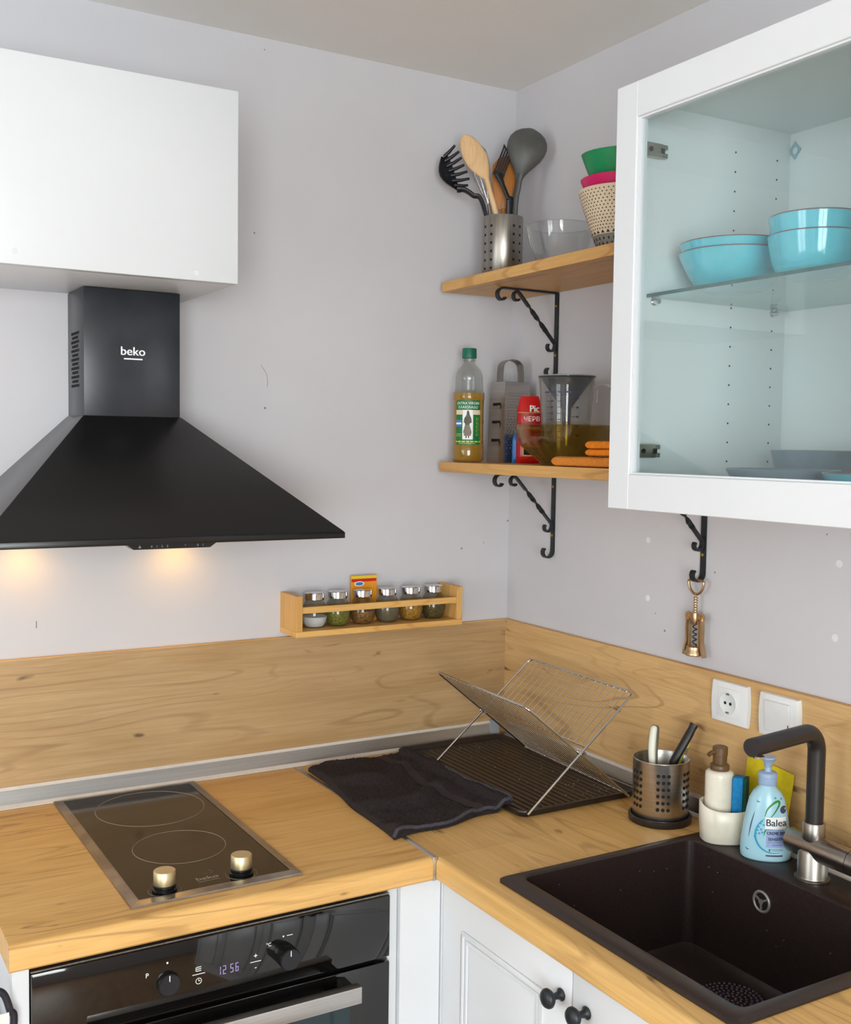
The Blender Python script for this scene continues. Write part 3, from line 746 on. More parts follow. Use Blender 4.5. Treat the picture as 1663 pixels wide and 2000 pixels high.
# pasta server
t = tag(thing('pasta_server', '', ''), 'black toothed pasta server leaning left in the steel holder', 'utensil')
hpts = smoothpath([base(-.012, -.01), hp(944, 400), hp(925, 382), hp(908, 371), hp(893, 370)], 6)
obj('handle', B().tube(hpts, [.0066]*(len(hpts)-8)+[.0068]*4+[.008]*4, 10, .6), 'nylon_black', t, smooth=60)
ce = hp(884, 332); vd = _f
b = B()                                   # curved spoon back
loops = []
ax = (hp(893, 370)-hp(868, 298)).normalized(); sd = ax.cross(vd).normalized()
for i in range(9):
    u = i/8; c = hp(868, 305)*(1-u)+hp(894, 370)*u + sd*(-.010*math.sin(PI*u)); wv = .006+.026*math.sin(PI*min(1, .12+u*.86))
    loops.append([c+sd*(-wv*.5)-vd*.002, c+sd*(-wv*.2)+vd*.008, c+sd*(wv*.55)+vd*.010, c+sd*(wv*.6)+vd*.0075, c+sd*(-wv*.1)+vd*.005, c+sd*(-wv*.4)-vd*.0045])
obj('spoon_back', B().loft(loops), 'nylon_black', t, smooth=60)
for x0, y0, x1, y1 in ((868, 306, 889, 284), (869, 315, 897, 296), (873, 325, 902, 308), (877, 334, 907, 322), (881, 343, 913, 335), (884, 353, 917, 349), (888, 362, 914, 362)):
    p0, p1 = hp(x0, y0, .004), hp(x1, y1, -.008)
    obj('tooth', B().tube([p0, p0*.5+p1*.5+vd*.004, p1], [.0044, .0040, .0028], 8), 'nylon_black', t, smooth=60)
# wooden spoon
t = tag(thing('wooden_spoon', '', ''), 'pale beech wooden spoon standing in the steel holder', 'utensil')
c0, c1 = hp(906, 264, -.022), hp(952, 350, -.020); axv = (c1-c0); L = axv.length; axv.normalize(); sv = axv.cross(vd).normalized()
loops = []
for i in range(25):
    u = (1-math.cos(PI/2*i/12))*.5 if i < 12 else .5+(i-12)/24; wv = .0250*math.sqrt(max(0.0004, 1-(2*min(u, .5)-1)**2)) if u < .5 else .0250*(math.cos((u-.5)*PI)*.80+.20)
    th = .004+.002*math.sin(PI*u); c = c0+axv*L*u
    loops.append([c+sv*wv*math.cos(2*PI*j/20)+vd*th*math.sin(2*PI*j/20) for j in range(20)])
obj('bowl', B().loft(loops), 'beech', t, smooth=60)
obj('handle', B().tube([c1-axv*.004, hp(957, 373, -.016), hp(965, 400, -.012), base(.012, -.02)], [.0058, .0058, .0062, .0062], 12), 'beech', t, smooth=60)
# whisk
t = tag(thing('whisk', '', ''), 'wire balloon whisk behind the wooden spoon', 'utensil')
bs_, tp = hp(955, 402, .010), hp(928, 288, .014); axw = (tp-bs_); Lw = axw.length; axw.normalize(); s1 = axw.cross(vd).normalized(); s2 = axw.cross(s1)
for k in range(5):
    a = PI*k/5; dv = s1*math.cos(a)+s2*math.sin(a); pts = []
    for i in range(25):
        v = i/24*2-1; u = 1-abs(v)**2.4; pts.append(bs_+axw*Lw*u+dv*.024*math.copysign(1, v)*math.sin(PI*min(1, abs(abs(v)-.0)))**.75*(1 if abs(v) < 1 else 0))
    obj('wire', B().tube(pts, .0007, 6), 'chrome', t, smooth=60)
obj('handle', B().tube([bs_+axw*.004, bs_, base(-.004, .014)], [.004, .0055, .006], 12), 'chrome', t, smooth=60)
# teak spatula
t = tag(thing('wooden_spatula', '', ''), 'orange-brown wooden spatula behind the black turner', 'utensil')
poly = [hp(x, y, .020) for x, y in ((961, 345), (963, 322), (975, 308), (996, 302), (1010, 312), (1010, 345), (1002, 380), (994, 410), (974, 410), (964, 385))]
obj('blade', B().loft([poly, [p+vd*.004 for p in poly]]), 'teak', t, bevel=.001)
obj('handle', B().tube([hp(984, 408, .022), base(.006, .020)], .006, 10), 'teak', t, smooth=60)
# black slotted turner
t = tag(thing('slotted_turner', '', ''), 'black slotted turner standing in the steel holder', 'utensil')
q = [hp(963, 338, -.002), hp(985, 281, .004), hp(1001, 306, .002), hp(985, 346, -.006)]
def qp(u, v): return (q[0]*(1-u)+q[3]*u)*(1-v)+(q[1]*(1-u)+q[2]*u)*v
for i in range(5):
    u0, u1 = i/5+.03, (i+1)/5-.03
    lo = [qp(u0, .10), qp(u1, .10), qp(u1, .98), qp(u0, .98)]
    obj('slat', B().hexa(lo, [p+vd*.002 for p in lo]), 'nylon_black', t)
for v0, v1 in ((-.02, .12), (.93, 1.0)):
    lo = [qp(0, v0), qp(1, v0), qp(1, v1), qp(0, v1)]; obj('cross_bar', B().hexa(lo, [p+vd*.0024 for p in lo]), 'nylon_black', t)
lo = smoothpath([(q[0]+q[3])*.5, hp(983, 362, -.008), hp(992, 385, -.006), hp(996, 402, -.004), base(.014, .004)], 5)
obj('handle', B().tube(lo, [.0145, .0140, .0125, .011, .0098]+[.0085]*(len(lo)-5), 12, .5), 'nylon_black', t, smooth=60)
# ladle
t = tag(thing('ladle', '', ''), 'grey nylon ladle with broad head on the right of the steel holder', 'utensil')
a0_, a1_ = hp(1013, 352, -.006), hp(1039, 252, .006); upv = (a1_-a0_); Ll = upv.length; upv.normalize(); sv = upv.cross(vd).normalized()
loops = []; prof_ = [(0, .008, .006), (.08, .0105, .007), (.18, .017, .009), (.30, .0275, .013), (.42, .0370, .018), (.54, .0430, .022), (.66, .0455, .023), (.78, .0430, .021), (.88, .0350, .016), (.95, .0235, .010), (1.0, .008, .004)]
for u, wv, dp_ in prof_:
    cc = a0_+upv*Ll*u
    loops.append([cc+sv*wv*math.cos(2*PI*j/32)-vd*(dp_*max(0, math.sin(2*PI*j/32))+(dp_-.003)*min(0, -abs(math.sin(2*PI*j/32)))*0) + (vd*-(max(0, dp_-.003))*abs(math.sin(2*PI*j/32)) if math.sin(2*PI*j/32) < 0 else Vector((0, 0, 0))) for j in range(32)])
obj('head', B().loft(loops), 'nylon_grey', t, smooth=60)
lo = smoothpath([hp(1017, 340, -.010), hp(1014, 352, -.008), hp(1011, 370, -.005), hp(1006, 402, 0), base(.02, -.006)], 5)
obj('handle', B().tube(lo, [.0125, .0122, .0118, .0112, .011]+[.0100]*(len(lo)-5), 12, .6), 'nylon_grey', t, smooth=60)

bowl('glass_bowl', 'clear glass mixing bowl on the upper shelf beside the utensil holder', 'bowl', (-.11, -.329, hz), .072, .088, .040, 'clear_glass', 'clear_glass', .62, .003)
dbz = hz
db = bowl('bowl', 'cream bowl with black dots and grey patterned foot on the upper shelf', 'bowl', (-.11, -.524, dbz), .0845, .122, .040, 'bowl_cream', None, .85, .0035)
fr_ = lambda z: .040+(.0845-.040)*(max(0, (z-.003)/.119))**.85
b = B()
for i in range(13):
    z = .046+i*.0058; r = fr_(z)+.0001
    nn_ = 56
    for j in range(nn_):
        a = 2*PI*(j+.5*(i % 2))/nn_; b.disc((r*math.cos(a), r*math.sin(a), z), .0014, (math.cos(a), math.sin(a), -.3), .0002, 6)
obj('dots', b, 'dot_print', db, kind='stuff')
obj('foot_band', B().lathe([(fr_(z)+.0003, z) for z in (.004, .012, .02, .028, .036)], 48), 'bowl_grey', db, smooth=60)
b = B()
for j in range(30):
    a = 2*PI*j/30
    for k in range(3):
        z0 = .006+k*.009; r0 = fr_(z0+.004)+.0005; cc = Vector((math.cos(a+k*.1), math.sin(a+k*.1), 0)); tg = Vector((-cc.y, cc.x, 0))
        o_ = cc*r0+Vector((0, 0, z0+.004)); d_ = (cc*.25+Vector((0, 0, 1))).normalized()
        b.loft([[o_+tg*.0022, o_+d_*.0036, o_-tg*.0022, o_-d_*.0036], [o_+tg*.0022+cc*.0002, o_+d_*.0036+cc*.0002, o_-tg*.0022+cc*.0002, o_-d_*.0036+cc*.0002]])
    r0 = fr_(.039)+.0003; b.add([(r0*math.cos(a-.07), r0*math.sin(a-.07), .0375), (r0*math.cos(a+.07), r0*math.sin(a+.07), .0375), ((r0+.002)*math.cos(a), (r0+.002)*math.sin(a), .043)], [(0, 1, 2)])
obj('diamond_pattern', b, 'dot_print', db, kind='stuff')
o = bowl('bowl', 'pink bowl nested in the dotted cream bowl', 'bowl', (-.110, -.524, dbz+.066), .0805, .078, .034, 'bowl_pink', None, .7, .003)
o = bowl('bowl', 'green bowl tilted on top of the pink bowl', 'bowl', (-.110, -.527, dbz+.100), .0790, .094, .030, 'bowl_green', None, .62, .003)
o.rotation_euler = (math.radians(2), math.radians(-4), 0)

# ================================================================== lower shelf
sz = SZ1+.0005
def face_rot(x, y): return math.atan2(CAM.y-y, CAM.x-x)+PI/2      # local -y looks at the camera
def patch(b, fn, u0, u1, v0, v1, d=0, nu=10, th=.00025):
    nv = 1; lo = []; hi = []
    for k in (0, 1):
        g = [[fn(u0+(u1-u0)*i/nu, v0+(v1-v0)*j/nv, d+th*k) for i in range(nu+1)] for j in range(nv+1)]
        (lo if k == 0 else hi).extend(g)
    b.loft([lo[0], hi[0], hi[1], lo[1]], False, False, closed=False)
    return b
def poly_print(b, fn, pts, d=.0003, th=.0002):
    a = [fn(u, v, d) for u, v in pts]; c = [fn(u, v, d+th) for u, v in pts]; b.loft([a, c])
    return b
# oil bottle
bx0, by0 = -.165, -.0695
t = thing('oil_bottle', 'olive oil bottle with green cap and green label on the lower shelf', 'bottle', (bx0, by0, sz), face_rot(bx0, by0))
R = .0365
prof = [(0, .002), (.030, .0), (.0345, .002), (R, .006), (R, .037), (.0352, .040), (.0352, .141), (R, .144), (R, .158), (.0330, .162), (.0320, .168), (.0322, .182), (.0312, .186), (.0318, .190), (.0312, .198), (.028, .208), (.021, .217), (.0145, .224), (.0128, .229), (.0128, .236)]
obj('body', B().lathe(prof, 48), 'bottle_plastic', t, smooth=50, label='clear ridged plastic bottle')
inner = [(0, .0032)]+[(max(.001, r-.0011), z+.0012) for r, z in prof[1:8]]+[(R-.0011, .1575), (0, .1575)]
obj('oil', B().lathe(inner, 48), 'oil', t, smooth=50, label='golden green olive oil')
obj('cap', B().lathe([(.0150, .2365), (.0165, .2375), (.0165, .257), (.0155, .2595), (0, .260)], 36, fn=lambda a, z: 1+.012*math.cos(36*a) if z < .257 else 1), 'cap_green', t, smooth=30)
obj('cap_ring', B().lathe([(.0132, .2300), (.0150, .2300), (.0150, .2345), (.0132, .2345)], 36), 'clear_plastic', t)
fw = lambda u, v, d: ((.0353+d)*math.sin(u/.0353), -(.0353+d)*math.cos(u/.0353), v)
lb = obj('label', patch(B(), fw, -.031, .029, .040, .1405, 0, 16), 'print_green', t, label='green oil label with a woman in folk dress')
def sub(name, mat, *rects, parent=lb, fn=fw, d=.0003):
    b = B()
    for r in rects: patch(b, fn, *r, d, 6)
    obj(name, b, mat, parent)
sub('white_panel', 'print_white', (-.0135, .0105, .052, .1185)); sub('cream_band', 'bowl_cream', (-.031, -.0138, .108, .1185)); sub('cream_band', 'bowl_cream', (.0108, .029, .108, .1185))
sub('yellow_stripe', 'print_yellow', (-.031, .029, .0455, .0485)); sub('sky_panel', 'print_blue', (-.0305, -.016, .081, .096)); sub('hill_panel', 'print_white', (-.0305, -.016, .086, .090), d=.0006)
b = B(); text(b, 'EXTRA VIRGIN', .0082, lambda u, v, d: fw(u-.001, v+.1335, .0003+d), .0002); obj('lettering', b, 'print_white', lb)
b = B(); text(b, 'ΕΛΑΙΟΛΑΔΟ', .0082, lambda u, v, d: fw(u-.001, v+.1245, .0003+d), .0002); obj('lettering', b, 'print_white', lb)
b = B()
for i in range(5): patch(b, fw, .0185, .0195, .060+.0+i*.0088, .066+i*.0088, .0003, 1)
for i in range(4): patch(b, fw, .0230, .0236, .060+i*.011, .069+i*.011, .0003, 1)
patch(b, fw, -.030, -.016, .0635, .0645, .0003, 3); patch(b, fw, -.030, -.016, .0595, .0603, .0003, 3); patch(b, fw, -.022, .016, .0425, .0434, .0003, 6)
obj('small_print', b, 'print_yellow', lb, kind='stuff')
cx = -.0015
def rows(name, mat, rs):
    b = B(); lo = [[fw(cx+u0+(u1-u0)*i/6, v, .0006) for i in range(7)] for v, u0, u1 in rs]; b.loft(lo, False, False, closed=False); obj(name, b, mat, lb)
rows('figure_bodice', 'dress_dark', [(.1172, -.0008, .0012), (.115, -.0022, .003), (.108, -.0028, .0042), (.099, -.008, .008), (.090, -.0092, .009), (.0885, -.006, .005), (.085, -.006, .004)])
rows('figure_skirt', 'dress_skirt', [(.085, -.006, .004), (.077, -.008, .0065), (.069, -.0104, .0092), (.060, -.0082, .007)])
rows('figure_shoe', 'print_black', [(.060, -.0045, -.002), (.055, -.005, -.002)]); rows('figure_shoe', 'print_black', [(.060, .001, .0034), (.055, .001, .0036)])

# box grater
gx0, gx1, gy0, gy1, gh = -.100, -.020, -.118, -.050, .186
t = thing('box_grater', 'steel box grater with strap handle behind the oil bottle', 'grater', ((gx0+gx1)/2, (gy0+gy1)/2, sz))
hx_, hy_ = (gx1-gx0)/2, (gy1-gy0)/2; tp = .86
def gfx(u, v, d): k = 1-(1-tp)*v/gh; return (-hx_*k-d, -u*k, v)            # face to -x : u to the right as seen
def gfy(u, v, d): k = 1-(1-tp)*v/gh; return (u*k, -hy_*k-d, v)
out = lambda k, z, i=0: [(-hx_*k+i, -hy_*k+i, z), (hx_*k-i, -hy_*k+i, z), (hx_*k-i, hy_*k-i, z), (-hx_*k+i, hy_*k-i, z)]
obj('body', B().loft([out(1, 0, .001), out(1, 0), out(tp, gh), out(tp, gh, .001), out(1, .0, .001)], False, False), 'steel', t)
obj('top_plate', B().box(-hx_*tp+.001, hx_*tp-.001, -hy_*tp+.001, hy_*tp-.001, gh-.003, gh-.001), 'steel', t)
for v in (.048, .090, .131):
    s_ = obj('slicing_slot', patch(B(), gfx, -.019, .017, v, v+.0065, .0002, 8), 'dark_slot', t)
    lips = [[gfx(u, v-.010, .0003) for u in [-.019+.036*i/10 for i in range(11)]], [gfx(u, v-.004, .0022) for u in [-.019+.036*i/10 for i in range(11)]], [gfx(-.019+.036*i/10, v+.0015-.002*math.sin(PI*i/10), .0040) for i in range(11)]]
    obj('blade_lip', B().loft(lips, False, False, closed=False), 'steel', s_, smooth=50)
b = B()
for i in range(22):
    v = .020+i*.0066; big = v < .105
    n_ = 7 if big else 10
    for j in range(n_):
        u = (-.031+.062*(j+.5*(i % 2)*.9+.2)/n_); r_ = .0019 if big else .0012; o_ = Vector(gfy(u, v, .0001))
        b.lathe([(r_, 0), (r_*.7, .0010), (0, .0012)], 6, (0, 0, 0)); m_ = len(b.v)
        for q_ in range(m_-18, m_):
            x_, y_, z_ = b.v[q_]; b.v[q_] = (o_.x+x_, o_.y-z_, o_.z+y_)
obj('grating_teeth', b, 'chrome', t, kind='stuff')
b = B()
for i in range(22):
    v = .0233+i*.0066; n_ = 7 if v < .105 else 10
    for j in range(n_):
        u = (-.031+.062*(j+.5*(i % 2)*.9+.2)/n_); b.disc(gfy(u, v-.0016, .0002), .0012 if n_ == 7 else .0007, (0, -1, 0), .0002, 6)
obj('grating_holes', b, 'dark_slot', t, kind='stuff')
hp_ = [(-.030, 0, gh-.012), (-.029, 0, gh+.022)]+[( -.0285+.057*(1-math.cos(PI*i/10))/2, 0, gh+.026+.026*math.sin(PI*i/10)**.7) for i in range(1, 10)]+[(.029, 0, gh+.022), (.030, 0, gh-.012)]
obj('handle', B().bar(hp_, (0, 1, 0), .024, .0014), 'steel_brushed', t, smooth=50)

# packets
def packet(name, label, x, y, wd, h, dp, rz, mat, top=.15):
    t = thing(name, label, 'packet', (x, y, sz), rz)
    def hw(v): return wd/2*(1-.30*max(0, (v/h-.72)/.28)**2)
    def ht(v):
        u = v/h; return dp/2*max(.06, min(1, u*9+.5))*(1-max(0, (u-(1-top*2.2))/(top*2.2))**1.3*.95)
    def fn(u, v, d): k = min(1, abs(u)/hw(v)); return (u, -ht(v)*math.sqrt(max(0, 1-k**3))-d, v)
    loops = []
    for i in range(15):
        v = h*i/14; l = []
        for j in range(24):
            a = 2*PI*j/24; c, s = math.cos(a), math.sin(a); uu = hw(v)*math.copysign(abs(c)**.7, c); kk = min(1, abs(uu)/hw(v))
            l.append((uu, -ht(v)*math.sqrt(max(0, 1-kk**3))*(1 if s <= 0 else -1) if abs(s) > 1e-6 else 0, v))
        loops.append(l)
    bd = obj('pouch', B().loft(loops), mat, t, smooth=60)
    return t, bd, fn
px_, py_ = -.080, -.190
t, bd, fn = packet('spice_packet', 'red spice packet standing between grater and amber bowl', px_, py_, .056, .150, .030, face_rot(px_, py_)+.1, 'red_packet')
b = B(); patch(b, fn, -.025, .027, .083, .112, .0004, 10); obj('dark_band', b, 'dark_red', bd)
b = B(); patch(b, fn, -.026, .026, .1125, .1140, .0006, 10); patch(b, fn, -.020, .026, .0765, .0810, .0006, 10); obj('gold_line', b, 'gold_print', bd, kind='stuff')
b = B(); text(b, 'Pic', .021, lambda u, v, d: fn(u+.010, v+.1215, .0006+d), .0003, .9, .0007); obj('lettering', b, 'print_white', bd)
b = B(); text(b, 'ЧЕРВ', .0145, lambda u, v, d: fn(u+.004, v+.0985, .0009+d), .0003); obj('lettering', b, 'print_white', bd)
b = B(); patch(b, fn, -.016, .022, .016, .040, .0005, 8); obj('picture_panel', b, 'gold_print', bd)
b = B(); patch(b, fn, -.013, .020, .019, .036, .0009, 8); obj('picture_print', b, 'dark_slot', bd)
t, bd, fn = packet('spice_packet', 'small light blue packet between grater and red packet', -.062, -.140, .050, .068, .014, face_rot(-.07, -.145)+.35, 'blue_packet', .1)

# amber bowl, jug, funnel
ab = thing('amber_bowl', 'fluted amber glass bowl on the lower shelf with a jug inside', 'bowl', (-.1125, -.366, sz))
fl = lambda a, z: 1+(.028*math.cos(22*a) if .004 < z < .046 else 0)
pr = [(0, .0005), (.050, .0005), (.053, .003), (.054, .007), (.066, .017), (.080, .029), (.092, .040), (.0975, .046), (.1005, .060), (.1035, .072), (.1055, .082), (.1045, .0832), (.1025, .082), (.0995, .068), (.0945, .046), (.0885, .040), (.076, .029), (.062, .018), (.050, .010), (0, .009)]
obj('body', B().lathe(pr, 132, fn=fl), 'amber_glass', ab, smooth=50)
obj('foot', B().lathe([(.0505, .0), (.0535, .0005), (.054, .006), (.0505, .0065)], 64), 'amber_glass', ab, smooth=50)
jb = sz+.0108
jx, jy = -.1125, -.366
jg = thing('measuring_jug', 'clear plastic measuring jug with printed scale standing in the amber bowl', 'jug', (jx, jy, jb), face_rot(jx, jy))
JH = .170
jr = lambda z: .0455+(.0585-.0455)*z/JH
obj('body', B().lathe([(0, .0), (.044, .0), (.0455, .002)]+[(jr(z), z) for z in (.03, .06, .09, .12, .15, JH-.002)]+[(jr(JH)+.0015, JH), (jr(JH)-.0005, JH+.0008), (jr(JH)-.0018, JH-.002)]+[(jr(z)-.0018, z) for z in (.12, .06, .004)]+[(0, .003)], 56), 'clear_plastic', jg, smooth=50)
jf = lambda u, v, d: ((jr(v)+d)*math.sin(u/jr(v)), -(jr(v)+d)*math.cos(u/jr(v)), v)
b = B()
for c_, n_ in ((-.040, 7), (-.014, 7), (.014, 5)):
    for i in range(n_):
        v = .045+i*.0125 if n_ == 7 else .050+i*.019
        patch(b, jf, c_-.004, c_+.004, v, v+.0012, .0002, 2); patch(b, jf, c_+.006, c_+.012, v-.0012, v+.0024, .0002, 2)
for c_ in (-.045, -.020, -.003, .009): patch(b, jf, c_, c_+.0005, .035, .138, .0002, 1)
for i in range(5): patch(b, jf, -.050+i*.016, -.038+i*.016, .137, .1405, .0002, 2)
patch(b, jf, -.050, .000, .1325, .1330, .0002, 8)
obj('scale_print', b, 'print_purple', jg, kind='stuff')
hpts = smoothpath([(jr(.152)-.001, 0, .150), (.068, 0, .157), (.082, 0, .156), (.0925, 0, .146), (.0945, 0, .125), (.094, 0, .100), (.0935, 0, .078)], 6)
obj('handle', B().bar(hpts, (0, 1, 0), .016, .0042), 'handle_plastic', jg, smooth=50)
obj('handle_rib', B().bar([(jr(.15)+.006, 0, .148), (jr(.13)+.006, 0, .120)], (0, 1, 0), .012, .003), 'handle_plastic', jg)
fz = jb+JH+.0012
fu = thing('funnel', 'grey translucent funnel resting in the top of the measuring jug', 'funnel', (jx, jy, fz))
pf = [(.0600, .0030), (.0600, .0008), (.0560, .0000), (.0530, -.004), (.0115, -.062), (.0095, -.068), (.0075, -.118)]
obj('cone', B().lathe(pf+[(r-.0014, z+.0006) for r, z in reversed(pf[1:])]+[(.0586, .0030), (.0600, .0030)], 56), 'funnel_plastic', fu, smooth=50)
obj('rim', B().ring((0, 0, .0026), .0594, .0012, (0, 0, 1), 56, 8), 'grey_plastic', fu, smooth=60)

# folded orange cloths
def slab(x0, x1, y0, y1, z0, z1, wob=.0015, seed=0, nx=8, ny=20):
    """soft folded pad with rounded sides"""
    b = B(); h = (z1-z0)/2; zc = (z0+z1)/2; loops = []; sg = 1 if y1 > y0 else -1
    st_ = [(y0+sg*h*(1-math.cos(PI/2*i/5)), max(.12, math.sin(PI/2*i/5))) for i in range(6)]
    en_ = [(y1-(y-y0), k) for y, k in reversed(st_)]
    mid_ = [(y0+sg*h+(y1-y0-2*sg*h)*i/ny, 1) for i in range(1, ny)]
    for y, k in st_+mid_+en_:
        l = []
        for i in range(28):
            a = 2*PI*i/28; c, s = math.cos(a), math.sin(a)
            xx = (x0+x1)/2+(x1-x0)/2*math.copysign(abs(c)**.35, c); zz = zc+h*k*math.copysign(abs(s)**.45, s)
            dz = wob*mnoise.noise((xx*22+seed, y*22, seed)) if s > .1 else 0
            l.append((xx, y, max(z0, zz+dz)))
        loops.append(l)
    return b.loft(loops)
t = thing('folded_cloth', 'dull orange folded cloth lying at the front of the lower shelf', 'cloth', (0, 0, sz))
obj('fold', slab(-.214, -.135, -.452, -.74, .0, .0195, .0015, 3), 'orange_cloth', t, smooth=60)
t = thing('folded_cloth', 'bright orange textured cloth folded on top of the dull orange one', 'cloth', (0, 0, sz+.0212))
obj('fold', slab(-.206, -.145, -.548, -.74, .0, .0135, .001, 5), 'bright_orange_cloth', t, smooth=60)
obj('fold', slab(-.205, -.146, -.546, -.74, .0137, .0285, .001, 9), 'bright_orange_cloth', t, smooth=60)

# ================================================================== spice rack and jars
rz0 = W+.2955
sr = thing('spice_rack', 'small pine spice rack with six jars on the left wall', 'rack', (-.392, 0, rz0))
RX = .2065
obj('base_board', bx(-RX, RX, -.089, -.0005, 0, .0125), 'pine_x', sr, bevel=.0006, seg=1)
for s in (-1, 1):
    x0 = s*RX; obj('side_panel', bx(x0, x0-s*.0145, -.088, -.0005, .0127, .088), 'pine_z', sr, bevel=.0006, seg=1)
obj('front_rail', bx(-RX+.0148, RX-.0148, -.086, -.078, .050, .0635), 'pine_x', sr, bevel=.0006, seg=1)
obj('back_rail', bx(-RX+.0148, RX-.0148, -.010, -.0006, .030, .055), 'pine_x', sr)
J = [(-.537, 'salt', .024, 'white salt', 'first spice jar from the left with white salt'),
     (-.481, 'herb_green', .040, 'green herbs', 'second spice jar from the left with dried green herbs'),
     (-.420, 'seed_brown', .030, 'brown seeds', 'third spice jar from the left, orange packet behind it'),
     (-.358, 'pepper_grey', .036, 'grey powder', 'fourth spice jar from the left with grey-brown powder'),
     (-.297, 'seed_yellow', .036, 'yellow seeds', 'fifth spice jar from the left with yellow seeds'),
     (-.237, 'herb_dark', .040, 'dark herbs', 'rightmost spice jar with dark herbs')]
pj_ = [(0, .0005), (.017, .0005), (.021, .003), (.0265, .012), (.0290, .024), (.0285, .036), (.0245, .049), (.0200, .056), (.0185, .060)]
def jar_r(z):
    for (r0, z0), (r1, z1) in zip(pj_[1:], pj_[2:]):
        if z <= z1: return r0+(r1-r0)*(z-z0)/(z1-z0)
    return .0185
for x, mt, fh, cl, lab in J:
    t = thing('spice_jar', lab, 'jar', (x, -.044, rz0+.0130), 0, 'spice jars in the rack')
    obj('glass', B().lathe(pj_, 40), 'jar_glass', t, smooth=60)
    ins = [(0, .0018)]+[(jar_r(.002+i*(fh-.002)/8)-.0012, .002+i*(fh-.002)/8) for i in range(9)]+[(0, fh+.001)]
    obj('contents', B().lathe(ins, 40), mt, t, smooth=60, label=cl)
    obj('lid', B().lathe([(.0150, .0602), (.0205, .0602), (.0210, .0612), (.0210, .074), (.0200, .0755), (0, .0758)], 40, fn=lambda a, z: 1+.006*math.cos(40*a) if .061 < z < .075 else 1), 'chrome', t, smooth=30, label='chrome lid')
t = thing('spice_packet', 'orange and yellow sachet standing behind the third spice jar', 'packet', (-.403, -.0155, rz0+.0130))
bd = obj('pouch', bx(-.0325, .0325, -.0012, .0012, 0, .103), 'orange_box', t)
obj('red_border', bx(-.031, .031, -.0016, -.0013, .089, .0955), 'red_packet', bd)
obj('yellow_top', bx(-.032, .032, -.0016, -.0013, .096, .102), 'print_yellow', bd)
b = B().disc((-.012, -.0018, .0845), .0055, (0, -1, 0), .0003, 20, .0125, (1, 0, 0)); obj('logo_oval', b, 'print_white', bd)
b = B().disc((-.012, -.0022, .0845), .0038, (0, -1, 0), .0003, 20, .0095, (1, 0, 0)); obj('logo_oval', b, 'print_blue', bd)

# ================================================================== socket, switch
def plate(name, label, cat, y, z):
    t = thing(name, label, cat, (-.0124, y, z)); n = 10; hw_, hh = .043, .0385
    def ol(k, bow):   # outline with bowed left and right sides
        l = []
        for i in range(n+1): u = -1+2*i/n; l.append((-(hw_*k+bow*(1-u*u)), hh*k*u))
        for i in range(n+1): u = 1-2*i/n; l.append(((hw_*k+bow*(1-u*u)), hh*k*u))
        return l
    obj('plate', B().loft([[(-x, yy, zz) for yy, zz in ol(k, .003)] for k, x in ((1, 0), (1, .004), (.965, .0085), (.90, .0095))]), 'white_plastic', t, smooth=30)
    return t
t = plate('power_socket', 'white round-hole power socket on the right backsplash', 'socket', -.7555, W+.236)
b = B().box(-.0112, -.0097, -.0275, .0275, -.027, .027); obj('insert', b, 'white_plastic', t, bevel=.001)
rec = B(); n = 32
L_ = lambda r, x: [(-x, r*math.cos(2*PI*j/n), r*math.sin(2*PI*j/n)) for j in range(n)]
rec.loft([L_(.0215, .0113), L_(.0205, .0122), L_(.0190, .0122), L_(.0180, .0116)], False, True); w_ = obj('well', rec, 'white_inside', t, smooth=40)
for y in (-.0065, .0065): obj('pin_hole', B().disc((-.0118, y, 0), .0030, (-1, 0, 0), .0003, 14), 'dark_slot', w_)
for s in (-1, 1): obj('earth_clip', bx(-.0135, -.0117, -.0035, .0035, s*.0172-.0015, s*.0172+.0015), 'nickel', w_)
t = plate('light_switch', 'white rocker light switch to the right of the socket', 'switch', -.8715, W+.2355)
obj('rocker', B().hexa([(-.0098, -.0285, -.0275), (-.0098, .0285, -.0275), (-.0098, .0285, .0275), (-.0098, -.0285, .0275)],
    [(-.0118, -.0275, -.0265), (-.0118, .0275, -.0265), (-.0150, .0275, .0265), (-.0150, -.0275, .0265)]), 'white_plastic', t, bevel=.0008)
obj('indicator', bx(-.0142, -.0132, -.0271, -.0262, -.016, -.008), 'dark_slot', t)

# ================================================================== corkscrew
t = thing('corkscrew', 'bronze winged corkscrew hanging from the scroll bracket', 'corkscrew', (-.0205, -.662, SZ1-STH-.178))
lp = smoothpath([(0, 0, -.0115), (0, .010, -.0118), (0, .0190, -.0135), (0, .0195, -.020), (0, .0150, -.031), (0, .006, -.0375), (0, 0, -.0385), (0, -.006, -.0375), (0, -.0150, -.031), (0, -.0195, -.020), (0, -.0190, -.0135), (0, -.010, -.0118), (0, 0, -.0115)], 4)
obj('handle_loop', B().tube(lp, .0027, 8), 'bronze', t, smooth=60)
zz = -.038; pr = []
for i in range(6): pr += [(.0022, zz-.0050*i-.006), (.0045, zz-.0050*i-.0075), (.0045, zz-.0050*i-.009), (.0022, zz-.0050*i-.0105)]
obj('toothed_shaft', B().lathe([(.003, zz+.001)]+pr+[(.0028, -.085)], 16), 'bronze', t, smooth=40)
obj('collar', B().lathe([(.0060, -.074), (.0065, -.075), (.0065, -.096), (.0050, -.098)], 20).box(-.003, .003, -.0165, .0165, -.089, -.079), 'bronze', t, smooth=40)
